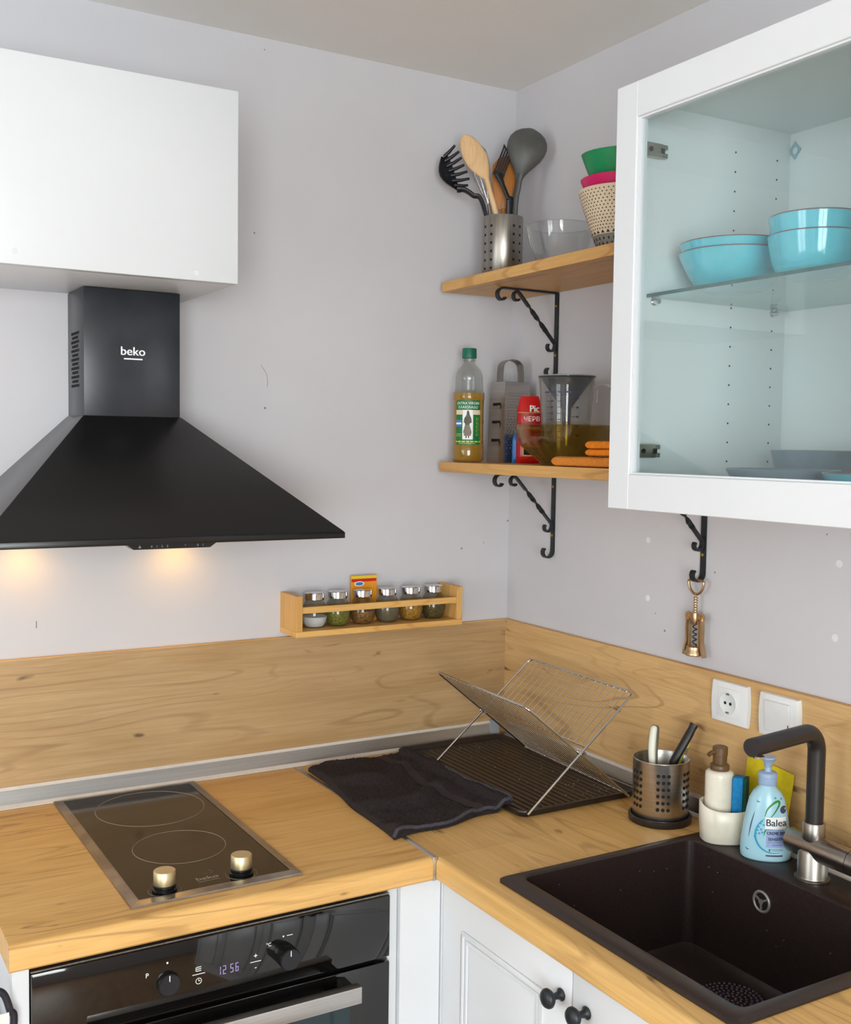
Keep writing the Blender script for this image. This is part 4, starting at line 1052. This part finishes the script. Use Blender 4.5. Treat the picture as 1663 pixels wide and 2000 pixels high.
for s in (-1, 1):
    w_ = []
    for i in range(20):
        a = 2*PI*i/20; rr = .0088 if i % 2 else .0070; w_.append((s*.0175+rr*math.cos(a), -.082+rr*math.sin(a)))
    arm = smoothpath([(0, s*.0185, -.084), (0, s*.0200, -.105), (0, s*.0195, -.128), (0, s*.0225, -.142), (0, s*.0265, -.158)], 5)
    wg = obj('wing', B().prism(w_, (.0022, 0, 0), (0, 1, 0), (0, 0, 1), -.0044).bar(arm, (1, 0, 0), [.0075]*12+[.009]*(len(arm)-12), .0042), 'bronze', t, smooth=40, label='lever wing with gear head')
    obj('pivot', B().tube([(-.0045, s*.0175, -.082), (.0045, s*.0175, -.082)], .0028, 10), 'bronze', wg, smooth=40)
    obj('frame_arm', B().bar([(0, s*.0115, -.086), (0, s*.0118, -.12), (0, s*.0135, -.140)], (1, 0, 0), .006, .0026), 'bronze', t)
obj('bell', B().lathe([(.0130, -.138), (.0150, -.140), (.0155, -.147), (.0185, -.152), (.0185, -.155), (.016, -.157), (.0125, -.155), (.0125, -.139)], 28), 'bronze', t, smooth=40)
wm = [(.0038*math.cos(i*.7), .0038*math.sin(i*.7), -.098-i*.0011) for i in range(38)]
obj('worm', B().tube(wm, [.0012]*36+[.0008, .0003], 6), 'iron', t, smooth=60)

# ================================================================== sink and tap
sk = thing('sink', 'dark brown composite sink with single basin set into the right worktop', 'sink', (0, 0, W))
IX0, IX1, IY0, IY1 = -.497, -.128, -1.248, -.776
zr = .0066
loops = [rrect(SX0, SX1, SY1, SY0, .012, .0004), rrect(SX0, SX1, SY1, SY0, .012, .004), rrect(SX0+.004, SX1-.004, SY1+.004, SY0-.004, .010, zr),
         rrect(IX0-.004, IX1+.004, IY0-.004, IY1+.004, .014, zr), rrect(IX0, IX1, IY0, IY1, .014, zr-.003), rrect(IX0+.002, IX1-.002, IY0+.002, IY1-.002, .016, -.06),
         rrect(IX0+.006, IX1-.006, IY0+.006, IY1-.006, .020, -.178), rrect(IX0+.014, IX1-.014, IY0+.014, IY1-.014, .022, -.186), rrect(-.27, -.155, -1.03, -.90, .05, -.1895)]
obj('basin', B().loft(loops, False, True), 'sink_stone', sk, smooth=40)
st = obj('strainer', B().lathe([(.058, -.1893), (.058, -.1870), (.052, -.1855), (.030, -.1850), (0, -.1848)], 40, (-.212, -.962, 0)), 'tray_plastic', sk, smooth=40)
b = B()
for ring_ in range(1, 7):
    n_ = ring_*6+2
    for j in range(n_):
        a = 2*PI*j/n_+ring_*.3; r_ = ring_*.0084; b.lathe([(.0022, -.1853), (.0018, -.1836), (0, -.1832)], 6, (-.212+r_*math.cos(a), -.962+r_*math.sin(a), 0))
obj('strainer_studs', b, 'strainer_plastic', st, kind='stuff')
oc = (IX1-.0035, -.9475, -.0456)
ovf = obj('overflow', B().ring(oc, .0165, .0026, (1, 0, 0), 32, 8).disc((oc[0]+.0008, oc[1], oc[2]), .0150, (-1, 0, 0), .0004, 24), 'satin_metal', sk, smooth=50, label='steel overflow ring')
obj('overflow_hole', B().disc((oc[0]-.0002, oc[1], oc[2]), .0146, (-1, 0, 0), .0004, 24), 'dark_slot', ovf)
for a in (0, 2.1, 4.2):
    d_ = Vector((0, math.cos(a+.5), math.sin(a+.5))); o_ = Vector(oc)+Vector((-.0012, 0, 0)); obj('spoke', B().bar([o_, o_+d_*.0155], (1, 0, 0), .0016, .0036), 'satin_metal', ovf)
obj('overflow_screw', B().disc((oc[0]-.001, oc[1], oc[2]), .0045, (-1, 0, 0), .0015, 16), 'satin_metal', ovf)
b = B(); rd = random.Random(4)
for i in range(26):
    if i < 14: p = (rd.uniform(IX0, IX1-.03), IY1-.0025-.00004*i, rd.uniform(-.15, -.01))
    else: p = (IX1-.0035, rd.uniform(-1.2, -.80), rd.uniform(-.15, -.01))
    b.lathe([(0, -.0009), (.0007, 0), (0, .0009)], 5, p)
obj('water_specks', b, 'drop', sk, kind='stuff')

tx, ty, tz = -.0845, -1.0095, W+zr+.0003
tp_ = thing('tap', 'kitchen tap with black swan spout and brushed steel body behind the sink', 'tap', (tx, ty, tz))
obj('base', B().lathe([(.0280, 0), (.0285, .001), (.0285, .0035), (.0245, .0045), (.0240, .006), (.0240, .046), (.022, .050)], 40), 'steel_brushed', tp_, smooth=40)
def cyl(p0, p1, rs, n=40):
    p0, p1 = Vector(p0), Vector(p1); return B().tube([p0+(p1-p0)*t for t, _ in rs], [r for _, r in rs], n)
bd = obj('cross_body', cyl((0, .046, .052), (0, -.075, .052), [(0, .0165), (.001, .0195), (.02, .0205), (1, .0205)]), 'steel_tarnish', tp_, smooth=40)
ct = obj('control_cap', cyl((0, -.0762, .052), (0, -.125, .052), [(0, .0208), (.97, .0208), (1, .0190)]), 'steel_tarnish', tp_, smooth=40)
obj('lever', cyl((0, -.094, .070), (.002, -.094, .138), [(0, .0062), (.97, .0062), (1, .0052)], 20), 'steel_tarnish', ct, smooth=40)
obj('collar', B().lathe([(.0175, .066), (.0180, .068), (.0180, .0935), (.0170, .095)], 36), 'steel_brushed', tp_, smooth=40)
end = at(1472, 1472, 'z', W+.243)-Vector((tx, ty, tz)); topz = .246
d_ = Vector((end.x, end.y, 0)); Ld = d_.length; d_.normalize(); rb = .034
pts = [Vector((0, 0, .0952)), Vector((0, 0, .16))]+[Vector((0, 0, topz-rb))+d_*(rb*(1-math.cos(PI/2*i/8)))+Vector((0, 0, rb*math.sin(PI/2*i/8))) for i in range(9)]+[d_*(Ld*.5)+Vector((0, 0, topz)), d_*Ld+Vector((0, 0, topz))]
obj('spout', B().tube(pts, .0142, 28), 'spout_black', tp_, smooth=50, label='matt black bent spout')
obj('spout_tip', B().tube([d_*(Ld-.002)+Vector((0, 0, topz)), d_*(Ld+.006)+Vector((0, 0, topz))], [.0146, .0140], 28), 'spout_black', tp_, smooth=50)
obj('aerator', B().lathe([(.0085, topz-.0155), (.0085, topz-.0190), (0, topz-.0195)], 20, d_*(Ld-.014)), 'chrome', tp_, smooth=50)

# ================================================================== things round the sink
ux, uy = _r0.copy(), Vector((_f.x, _f.y, 0)).normalized()
dcx, dcy = -.0790, -.812
t = thing('soap_caddy', 'cream ceramic soap dispenser with brown pump and sponge tray', 'soap dispenser', (dcx, dcy, W+zr+.0004), -YAW)
# local x = picture right, local y = away from the camera
def oval(a, b_, z, n=40, dip=0): return [(a*math.copysign(abs(math.cos(2*PI*j/n))**.8, math.cos(2*PI*j/n)), b_*math.copysign(abs(math.sin(2*PI*j/n))**.8, math.sin(2*PI*j/n)), z-dip*max(0, -math.sin(2*PI*j/n))) for j in range(n)]
obj('tray', B().loft([oval(.041, .030, 0), oval(.0445, .0335, .003), oval(.0465, .035, .035), oval(.047, .0355, .068, dip=.010), oval(.045, .0335, .070, dip=.010), oval(.0435, .032, .067, dip=.010), oval(.042, .030, .008)], True, True), 'cream_ceramic', t, smooth=50)
obj('bottle', B().lathe([(.0225, .009), (.0235, .014), (.0240, .115), (.0232, .121), (.020, .1245), (.0125, .1255)], 40, (-.0115, .0075, 0), 1.05, .95), 'cream_ceramic', t, smooth=50)
pm = obj('pump', B().lathe([(.0165, .1257), (.0170, .127), (.0170, .134), (.0155, .136), (.0125, .137), (.0125, .151), (.0135, .152), (.0135, .166), (.012, .1675), (0, .168)], 32, (-.0115, .0075, 0)), 'pump_brown', t, smooth=40)
obj('nozzle', B().tube([(-.0115, .0075, .159), (-.030, -.003, .1585), (-.036, -.006, .155)], [.0045, .0042, .0038], 14), 'pump_brown', pm, smooth=50)
t = thing('sponge', 'blue and dark green scouring sponge standing in the ceramic tray', 'sponge', (dcx+ux.x*.0225-uy.x*.0085, dcy+ux.y*.0225-uy.y*.0085, W+zr+.0095), -YAW+math.radians(-28))
obj('foam', bx(-.0125, .006, -.0115, .0125, 0, .108), 'sponge_blue', t, bevel=.002)
obj('scouring_pad', bx(.0062, .0125, -.0115, .0125, 0, .108), 'sponge_green', t, bevel=.0015)
# yellow cloth leaning on the wall
y0_, y1_ = -.800, -.906
loops = []
for th_ in (0, .0022):
    pass
n_ = 16; g = []
for i in range(n_+1):
    u = i/n_; y = y0_+(y1_-y0_)*u; top = .152-.012*u-(.006 if u < .08 else 0)
    col_ = []
    for j in range(7):
        v = j/6; x = -.0335+.0195*max(0, v-.30)/.7+(-.0010*math.sin(u*9) if v > .5 else 0); col_.append((min(x, -.0162) if v > .3 else -.0335, y, W+.0008+(top)*v))
    g.append(col_)
loops = []
for col_ in g: loops.append(col_+[(p[0]+.0022, p[1], p[2]) for p in reversed(col_)])
tag(obj('sponge_cloth', B().loft(loops), 'yellow_cloth', smooth=60), 'yellow sponge cloth leaning on the backsplash behind the soap dispenser', 'cloth')
# hand soap bottle
bxx, byy = -.0795, -.9055
hs = thing('hand_soap', 'pale blue hand soap pump bottle between ceramic dispenser and tap', 'soap bottle', (bxx, byy, W+zr+.0004), face_rot(bxx, byy)+.10)
ab_ = [(0, .0385, .0240), (.003, .0415, .0258), (.012, .0425, .0262), (.030, .0415, .0258), (.060, .0375, .0245), (.085, .0335, .0230), (.103, .0295, .0212), (.115, .0235, .0188), (.122, .0165, .0155), (.126, .0135, .0135), (.1275, .0130, .0130)]
def abz(z):
    for (z0, a0, b0), (z1, a1, b1) in zip(ab_, ab_[1:]):
        if z <= z1: k = (z-z0)/(z1-z0); return a0+(a1-a0)*k, b0+(b1-b0)*k
    return ab_[-1][1:]
bb = obj('body', B().loft([[(a*math.cos(2*PI*j/48), b_*math.sin(2*PI*j/48), z) for j in range(48)] for z, a, b_ in ab_]), 'balea_body', hs, smooth=60)
pm = obj('pump', B().lathe([(.0150, .1278), (.0155, .129), (.0152, .140), (.0160, .141), (.0158, .1475), (.0140, .149), (.0060, .150), (.0055, .158), (.0075, .160)], 32, fn=lambda a, z: 1+.012*math.cos(32*a) if z < .1475 else 1), 'balea_pump', hs, smooth=40)
obj('press_head', B().loft([[(a*math.cos(2*PI*j/24), b_*math.sin(2*PI*j/24)-o_, z) for j in range(24)] for z, a, b_, o_ in ((.157, .0060, .0060, 0), (.163, .0070, .0075, .001), (.170, .0105, .0110, .003), (.1745, .0125, .0140, .005), (.1765, .0115, .0130, .005))]), 'balea_pump', pm, smooth=50)
def hf(u, v, d): a, b_ = abz(v); k = max(-1, min(1, u/a)); return (u, -b_*math.sqrt(max(0, 1-k*k))-d, v)
def hprint(name, mat, fnb, parent=bb, **kw): b = B(); fnb(b); obj(name, b, mat, parent, **kw)
def strip(b, pts, wd, d=.0004, n=8):
    pts = smoothpath([(p[0], p[1], 0) for p in pts], n); lo = []
    for i, p in enumerate(pts):
        q0, q1 = pts[max(0, i-1)], pts[min(len(pts)-1, i+1)]; tg = (q1-q0).normalized(); nn = Vector((-tg.y, tg.x, 0)); u = i/(len(pts)-1)
        ww = wd*(.25+.75*math.sin(PI*min(.97, max(.03, u)))); lo.append([hf(p.x+nn.x*ww, p.y+nn.y*ww, d), hf(p.x-nn.x*ww, p.y-nn.y*ww, d)])
    b.loft(lo, False, False, closed=False)
hprint('lilac_panel', 'print_lilac', lambda b: [patch(b, hf, -.002, .0300-.0006*i, .026+i*.005, .031+i*.005, .0003, 10) for i in range(6)])
hprint('white_panel', 'print_white', lambda b: [patch(b, hf, -.004, .0305, .057+i*.005, .062+i*.005, .0003, 10) for i in range(4)])
hprint('leaf_loop', 'print_leaf', lambda b: (strip(b, [(.005, .077), (.013, .088), (.0185, .099), (.0165, .104), (.008, .100), (-.001, .090), (-.005, .078)], .0019), strip(b, [(.013, .057), (.003, .057), (-.0035, .054), (-.006, .045)], .0014)))
hprint('aqua_swirl', 'print_aqua', lambda b: (strip(b, [(-.006, .074), (-.0145, .064), (-.0195, .050), (-.018, .036), (-.010, .024), (.004, .017), (.020, .0165)], .0017), [patch(b, hf, x, x+.003, v, v+.003, .0005, 2) for x, v in ((-.013, .064), (-.016, .058), (-.012, .054), (-.018, .052), (-.020, .046), (-.011, .068), (-.008, .062), (-.015, .047), (-.010, .049), (.010, .108), (.020, .106), (-.022, .041))]), kind='stuff')
hprint('seal', 'print_purple', lambda b: b.loft([[hf(.0255+.0055*math.cos(2*PI*j/16), .0895+.0065*math.sin(2*PI*j/16), .0004) for j in range(16)], [hf(.0255+.001*math.cos(2*PI*j/16), .0895+.001*math.sin(2*PI*j/16), .0005) for j in range(16)]], False, True))
hprint('brand_lettering', 'print_dark', lambda b: text(b, 'Balea', .0165, lambda u, v, d: hf(u+.0140, v+.0675, .0006+d), .0002, 1.0, .00025))
hprint('lettering', 'print_dark', lambda b: text(b, 'CREME SEIFE', .0068, lambda u, v, d: hf(u+.0165, v+.0500, .0006+d), .0002, .95, .0002))
hprint('lettering', 'print_dark', lambda b: text(b, 'SENSITIV', .0068, lambda u, v, d: hf(u+.0145, v+.0400, .0006+d), .0002, 1.0, .0002))
hprint('fine_print', 'print_purple', lambda b: (patch(b, hf, .001, .028, .0345, .0349, .0006, 8), patch(b, hf, .008, .026, .0300, .0307, .0006, 6), patch(b, hf, .006, .026, .0225, .0230, .0006, 6), patch(b, hf, .008, .026, .0205, .0209, .0006, 6), patch(b, hf, .003, .005, .0190, .0235, .0006, 2), patch(b, hf, -.002, .026, .0105, .0130, .0006, 10)), kind='stuff')
hprint('side_stroke', 'print_purple', lambda b: (strip(b, [(-.0215, .083), (-.0265, .062), (-.030, .040)], .0008), strip(b, [(-.018, .104), (-.0165, .101), (-.013, .102)], .0008, n=3), strip(b, [(-.0345, .021), (-.032, .018), (-.029, .0185)], .0008, n=3)), kind='stuff')

# perforated cutlery caddy
kx_, ky_ = -.0955, -.660
cc_ = thing('cutlery_caddy', 'perforated steel cutlery caddy on a dark base beside the sink', 'utensil holder', (kx_, ky_, W+.0004))
obj('base', B().lathe([(.0585, 0), (.0595, .002), (.0595, .011), (.0580, .0125), (.0545, .0125), (.0545, .004), (0, .004)], 56), 'tray_plastic', cc_, smooth=40)
obj('body', B().lathe([(0, .0045), (.0510, .0045), (.0520, .006), (.0530, .118), (.0534, .1195), (.0522, .1202), (.0514, .118), (.0505, .008), (0, .0065)], 64), 'steel', cc_, smooth=50)
obj('rim', B().ring((0, 0, .1195), .0526, .0011, (0, 0, 1), 64, 8), 'steel', cc_, smooth=60)
va2 = math.atan2(CAM.y-ky_, CAM.x-kx_)
b = B()
for g_ in range(6):
    for c_ in (-1, 0, 1):
        a = va2+.10+g_*PI/3+c_*.185
        for i in range(6):
            z = .034+i*.0128; r_ = .0523+.0008*(z-.006)/.112; b.disc((r_*math.cos(a), r_*math.sin(a), z), .0034, (math.cos(a), math.sin(a), 0), .0004, 12)
obj('punched_holes', b, 'dark_slot', cc_, kind='stuff')
KD = (Vector((kx_, ky_, W+.12))-CAM).dot(_f)
kp = lambda px, py, dd=0: dep(px, py, KD+dd)
kb = lambda dx, dy: Vector((kx_+dx, ky_+dy, W+.012))
t = tag(thing('knife', '', ''), 'knife with cream and grey handle standing in the cutlery caddy', 'knife')
ln = smoothpath([kp(1277, 1500, -.012), kp(1276, 1465, -.014), kp(1278, 1435, -.012), kp(1281, 1416, -.010)], 5)
obj('handle', B().tube(ln, [.0075+.0035*math.sin(PI*(i+2)/(len(ln)+3)) for i in range(len(ln)-1)]+[.0055], 14, .75), 'knife_grey', t, smooth=60)
ln2 = [p-_f*.0050-_r*.0030 for p in ln]
obj('handle_inlay', B().tube(ln2, [.0058+.0022*math.sin(PI*(i+2)/(len(ln)+3)) for i in range(len(ln)-1)]+[.0035], 14, .8), 'knife_white', t, smooth=60)
obj('blade', B().bar([kp(1277, 1500, -.012), kb(-.010, -.016)], _r, .014, .0014), 'steel', t)
t = tag(thing('knife', '', ''), 'knife with black handle leaning right in the cutlery caddy', 'knife')
ln = smoothpath([kp(1307, 1510, .004), kp(1318, 1485, .002), kp(1335, 1455, 0), kp(1350, 1428, 0), kp(1357, 1414, 0)], 5)
obj('handle', B().tube(ln, [.0070]*4+[.0088]*(len(ln)-10)+[.0082]*3+[.0088]*3, 16, .8), 'spout_black', t, smooth=60)
obj('blade', B().bar([ln[0], kb(-.012, .010)], _r, .012, .0014), 'steel', t)
t = tag(thing('peeler', '', ''), 'yellow-green handled utensil at the right of the cutlery caddy', 'utensil')
obj('handle', B().bar(smoothpath([kb(.010, .004), kp(1328, 1490, .010), kp(1338, 1462, .010), kp(1344, 1450, .010)], 4), _r, .010, .004), 'yellow_plastic', t, smooth=40)
obj('metal_strip', B().bar([kb(.014, .0), kp(1333, 1492, .004), kp(1343, 1462, .004)], _r, .0045, .0012), 'chrome', t)
t = tag(thing('brush', '', ''), 'blue plastic handle low inside the cutlery caddy', 'utensil')
obj('handle', B().tube([kb(.008, -.026), kp(1322, 1506, -.022), kp(1336, 1500, -.022)], [.006, .0065, .006], 12), 'blue_plastic', t, smooth=60)

# ================================================================== dish tray, folding rack, towel
TX0, TX1, TY0, TY1 = -.331, -.0385, -.537, -.0385
tr = thing('drip_tray', 'dark brown plastic drip tray in the corner under the dish rack', 'tray', ((TX0+TX1)/2, (TY0+TY1)/2, W+.0004))
ax_, ay_ = (TX1-TX0)/2, (TY1-TY0)/2
R_ = lambda k, z, r: rrect(-ax_+k, ax_-k, -ay_+k, ay_-k, r, z)
obj('body', B().loft([R_(.006, 0, .018), R_(.001, .006, .022), R_(0, .0115, .024), R_(.001, .0130, .023), R_(.005, .0128, .020), R_(.009, .0055, .018), R_(.014, .0045, .016)]), 'tray_plastic', tr, smooth=50)
b = B()
for i in range(17): x = -ax_+.024+i*(2*ax_-.048)/16; b.box(x-.0012, x+.0012, -ay_+.03, ay_-.03, .0046, .0056)
obj('ridges', b, 'tray_plastic', tr, kind='stuff')
b = B(); rd = random.Random(9)
for i in range(60): x, y = rd.uniform(-.03, ax_-.03), rd.uniform(-ay_+.04, ay_-.03); b.lathe([(rd.uniform(.0008, .002), .0057), (0, .0064)], 6, (x, y, 0))
obj('water_drops', b, 'drop', tr, kind='stuff')
# folding rack: two crossing wire panels, long axis roughly along the right wall
rk = thing('dish_rack', 'folding chrome wire dish rack standing in the drip tray', 'dish rack', (-.187, -.360, W+.0062), math.radians(-3.0))
HL = .188
A0, A1 = Vector((-.122, 0, 0)), Vector((.122, 0, .214))        # leaning panel rising to the right wall
C0, C1 = Vector((.122, 0, 0)), Vector((-.124, 0, .206))        # panel rising to the left
def panel(p0, p1, hl, t0, n, wire_from):
    Y = Vector((0, 1, 0)); d = (p1-p0); fr = []
    r = .012; dn = d.normalized()
    path = [p0-Y*hl+Vector((0, 0, .0026)), p1-Y*hl-dn*r]+[p1-Y*(hl-r)-dn*r+(-Y*math.cos(a)+dn*math.sin(a))*r for a in [PI/2*i/5 for i in range(1, 6)]]
    path += [p1+Y*(hl-r)-dn*r+(Y*math.sin(a)+dn*math.cos(a))*r for a in [PI/2*i/5 for i in range(0, 6)]]+[p0+Y*hl+Vector((0, 0, .0026))]
    f = obj('frame', B().tube(path, .0024, 10), 'chrome', rk, smooth=60)
    q0 = p0+d*wire_from
    obj('cross_rod', B().tube([q0-Y*hl, q0+Y*hl], .0018, 8), 'chrome', f, smooth=60)
    me = None
    for i in range(n):
        y = -hl+2*hl*(i+1)/(n+1)
        if me is None:
            w0 = obj('wire', B().tube([q0, p1], .0011, 6), 'chrome', rk, smooth=60); me = w0.data; w0.location = (0, y, 0)
        else: share('wire', me, rk, (0, y, 0))
    return f
panel(A0, A1, HL, 0, 17, .545); panel(C0, C1, HL-.007, 0, 21, .06)
jz = Vector((-.001, 0, .106))
for s in (-1, 1):
    obj('pivot', B().tube([jz+Vector((0, s*(HL-.010), 0)), jz+Vector((0, s*(HL+.006), 0))], [.0042, .0042], 14).disc(jz+Vector((0, s*(HL+.006), 0)), .0055, (0, s, 0), .003, 14), 'chrome', rk, smooth=40)
# towel
def towel_h(x):   # rests on the worktop and climbs over the tray rim
    u = max(0, min(1, (x+.352)/.018)); return .0012+.0136*u*u*(3-2*u)
corn = [Vector((-.598, -.520)), Vector((-.320, -.480)), Vector((-.322, -.075)), Vector((-.560, -.072))]
def tw_xy(u, v):
    a = corn[0]*(1-u)+corn[1]*u; c = corn[3]*(1-u)+corn[2]*u; p = a*(1-v)+c*v
    return p+Vector((.006*math.sin(v*9+1), .006*math.sin(u*11)))*(1 if 0 < u < 1 else .5)
NU, NV = 150, 190
def tw_top(u, v):
    p = tw_xy(u, v); e = min(u, 1-u, v, 1-v); rnd = min(1, e/.02); k = math.sqrt(max(0, 1-(1-rnd)**2))
    f1 = .019*max(0, math.sin(v*17+2.2*math.sin(u*3.3+.4)+.8))**1.5*math.sin(PI*min(1, u*1.1))**.6*(.55+.9*abs(mnoise.noise((u*3, v*4, 8))))
    f2 = .005*mnoise.noise((p.x*16, p.y*16, 2)); f3 = .0024*mnoise.noise((p.x*190, p.y*190, 5))+.0014*mnoise.noise((p.x*520, p.y*520, 1))
    band = max(0, 1-abs(u-.72)/.055); band = min(1, band*2)
    curl = .012*max(0, 1-math.hypot((u-.02)/.16, (v-.02)/.10))
    return p, .0115*k+.003*(1-k)+(f1+f2)*k*(1-.5*band)+f3*(1-band)*k+curl*k-.002*band*k
verts = []; faces = []
for j in range(NV+1):
    for i in range(NU+1):
        p, h = tw_top(i/NU, j/NV); verts.append((p.x, p.y, W+towel_h(p.x)+h))
for j in range(NV+1):
    for i in range(NU+1):
        p, h = tw_top(i/NU, j/NV); verts.append((p.x, p.y, W+towel_h(p.x)))
M_ = (NU+1)*(NV+1); ix = lambda i, j: j*(NU+1)+i
for j in range(NV):
    for i in range(NU):
        faces.append((ix(i, j), ix(i+1, j), ix(i+1, j+1), ix(i, j+1))); faces.append((M_+ix(i, j), M_+ix(i, j+1), M_+ix(i+1, j+1), M_+ix(i+1, j)))
bd_ = [(i, 0) for i in range(NU)]+[(NU, j) for j in range(NV)]+[(i, NV) for i in range(NU, 0, -1)]+[(0, j) for j in range(NV, 0, -1)]
for a, c in zip(bd_, bd_[1:]+bd_[:1]): faces.append((ix(*a), M_+ix(*a), M_+ix(*c), ix(*c)))
tw = thing('towel', 'dark plum terry towel folded flat beside the dish tray', 'towel')
bt = B(); bt.v = verts; bt.f = [list(f) for f in faces]
obj('terry', bt, 'towel', tw, smooth=70)
b = B(); lo = []
for j in range(1, NV):
    l = []
    for u in [.675+.09*q/6 for q in range(7)]:
        p, h = tw_top(u, j/NV); l.append((p.x, p.y, W+towel_h(p.x)+h+.0012))
    lo.append(l)
b.loft(lo, False, False, closed=False); obj('woven_band', b, 'towel_band', tw, smooth=70, label='flat woven band across the towel')
def hem(us):
    pts = []
    for u, v in us: p, h = tw_top(u, v); pts.append((p.x, p.y, W+towel_h(p.x)+max(.0042, h+.001)))
    obj('hem', B().tube(pts, .0036, 8), 'towel_hem', tw, smooth=60, label='grey stitched hem')
hem([(q/60, .004) for q in range(0, 61)]); hem([(.994, q/60) for q in range(0, 36)])
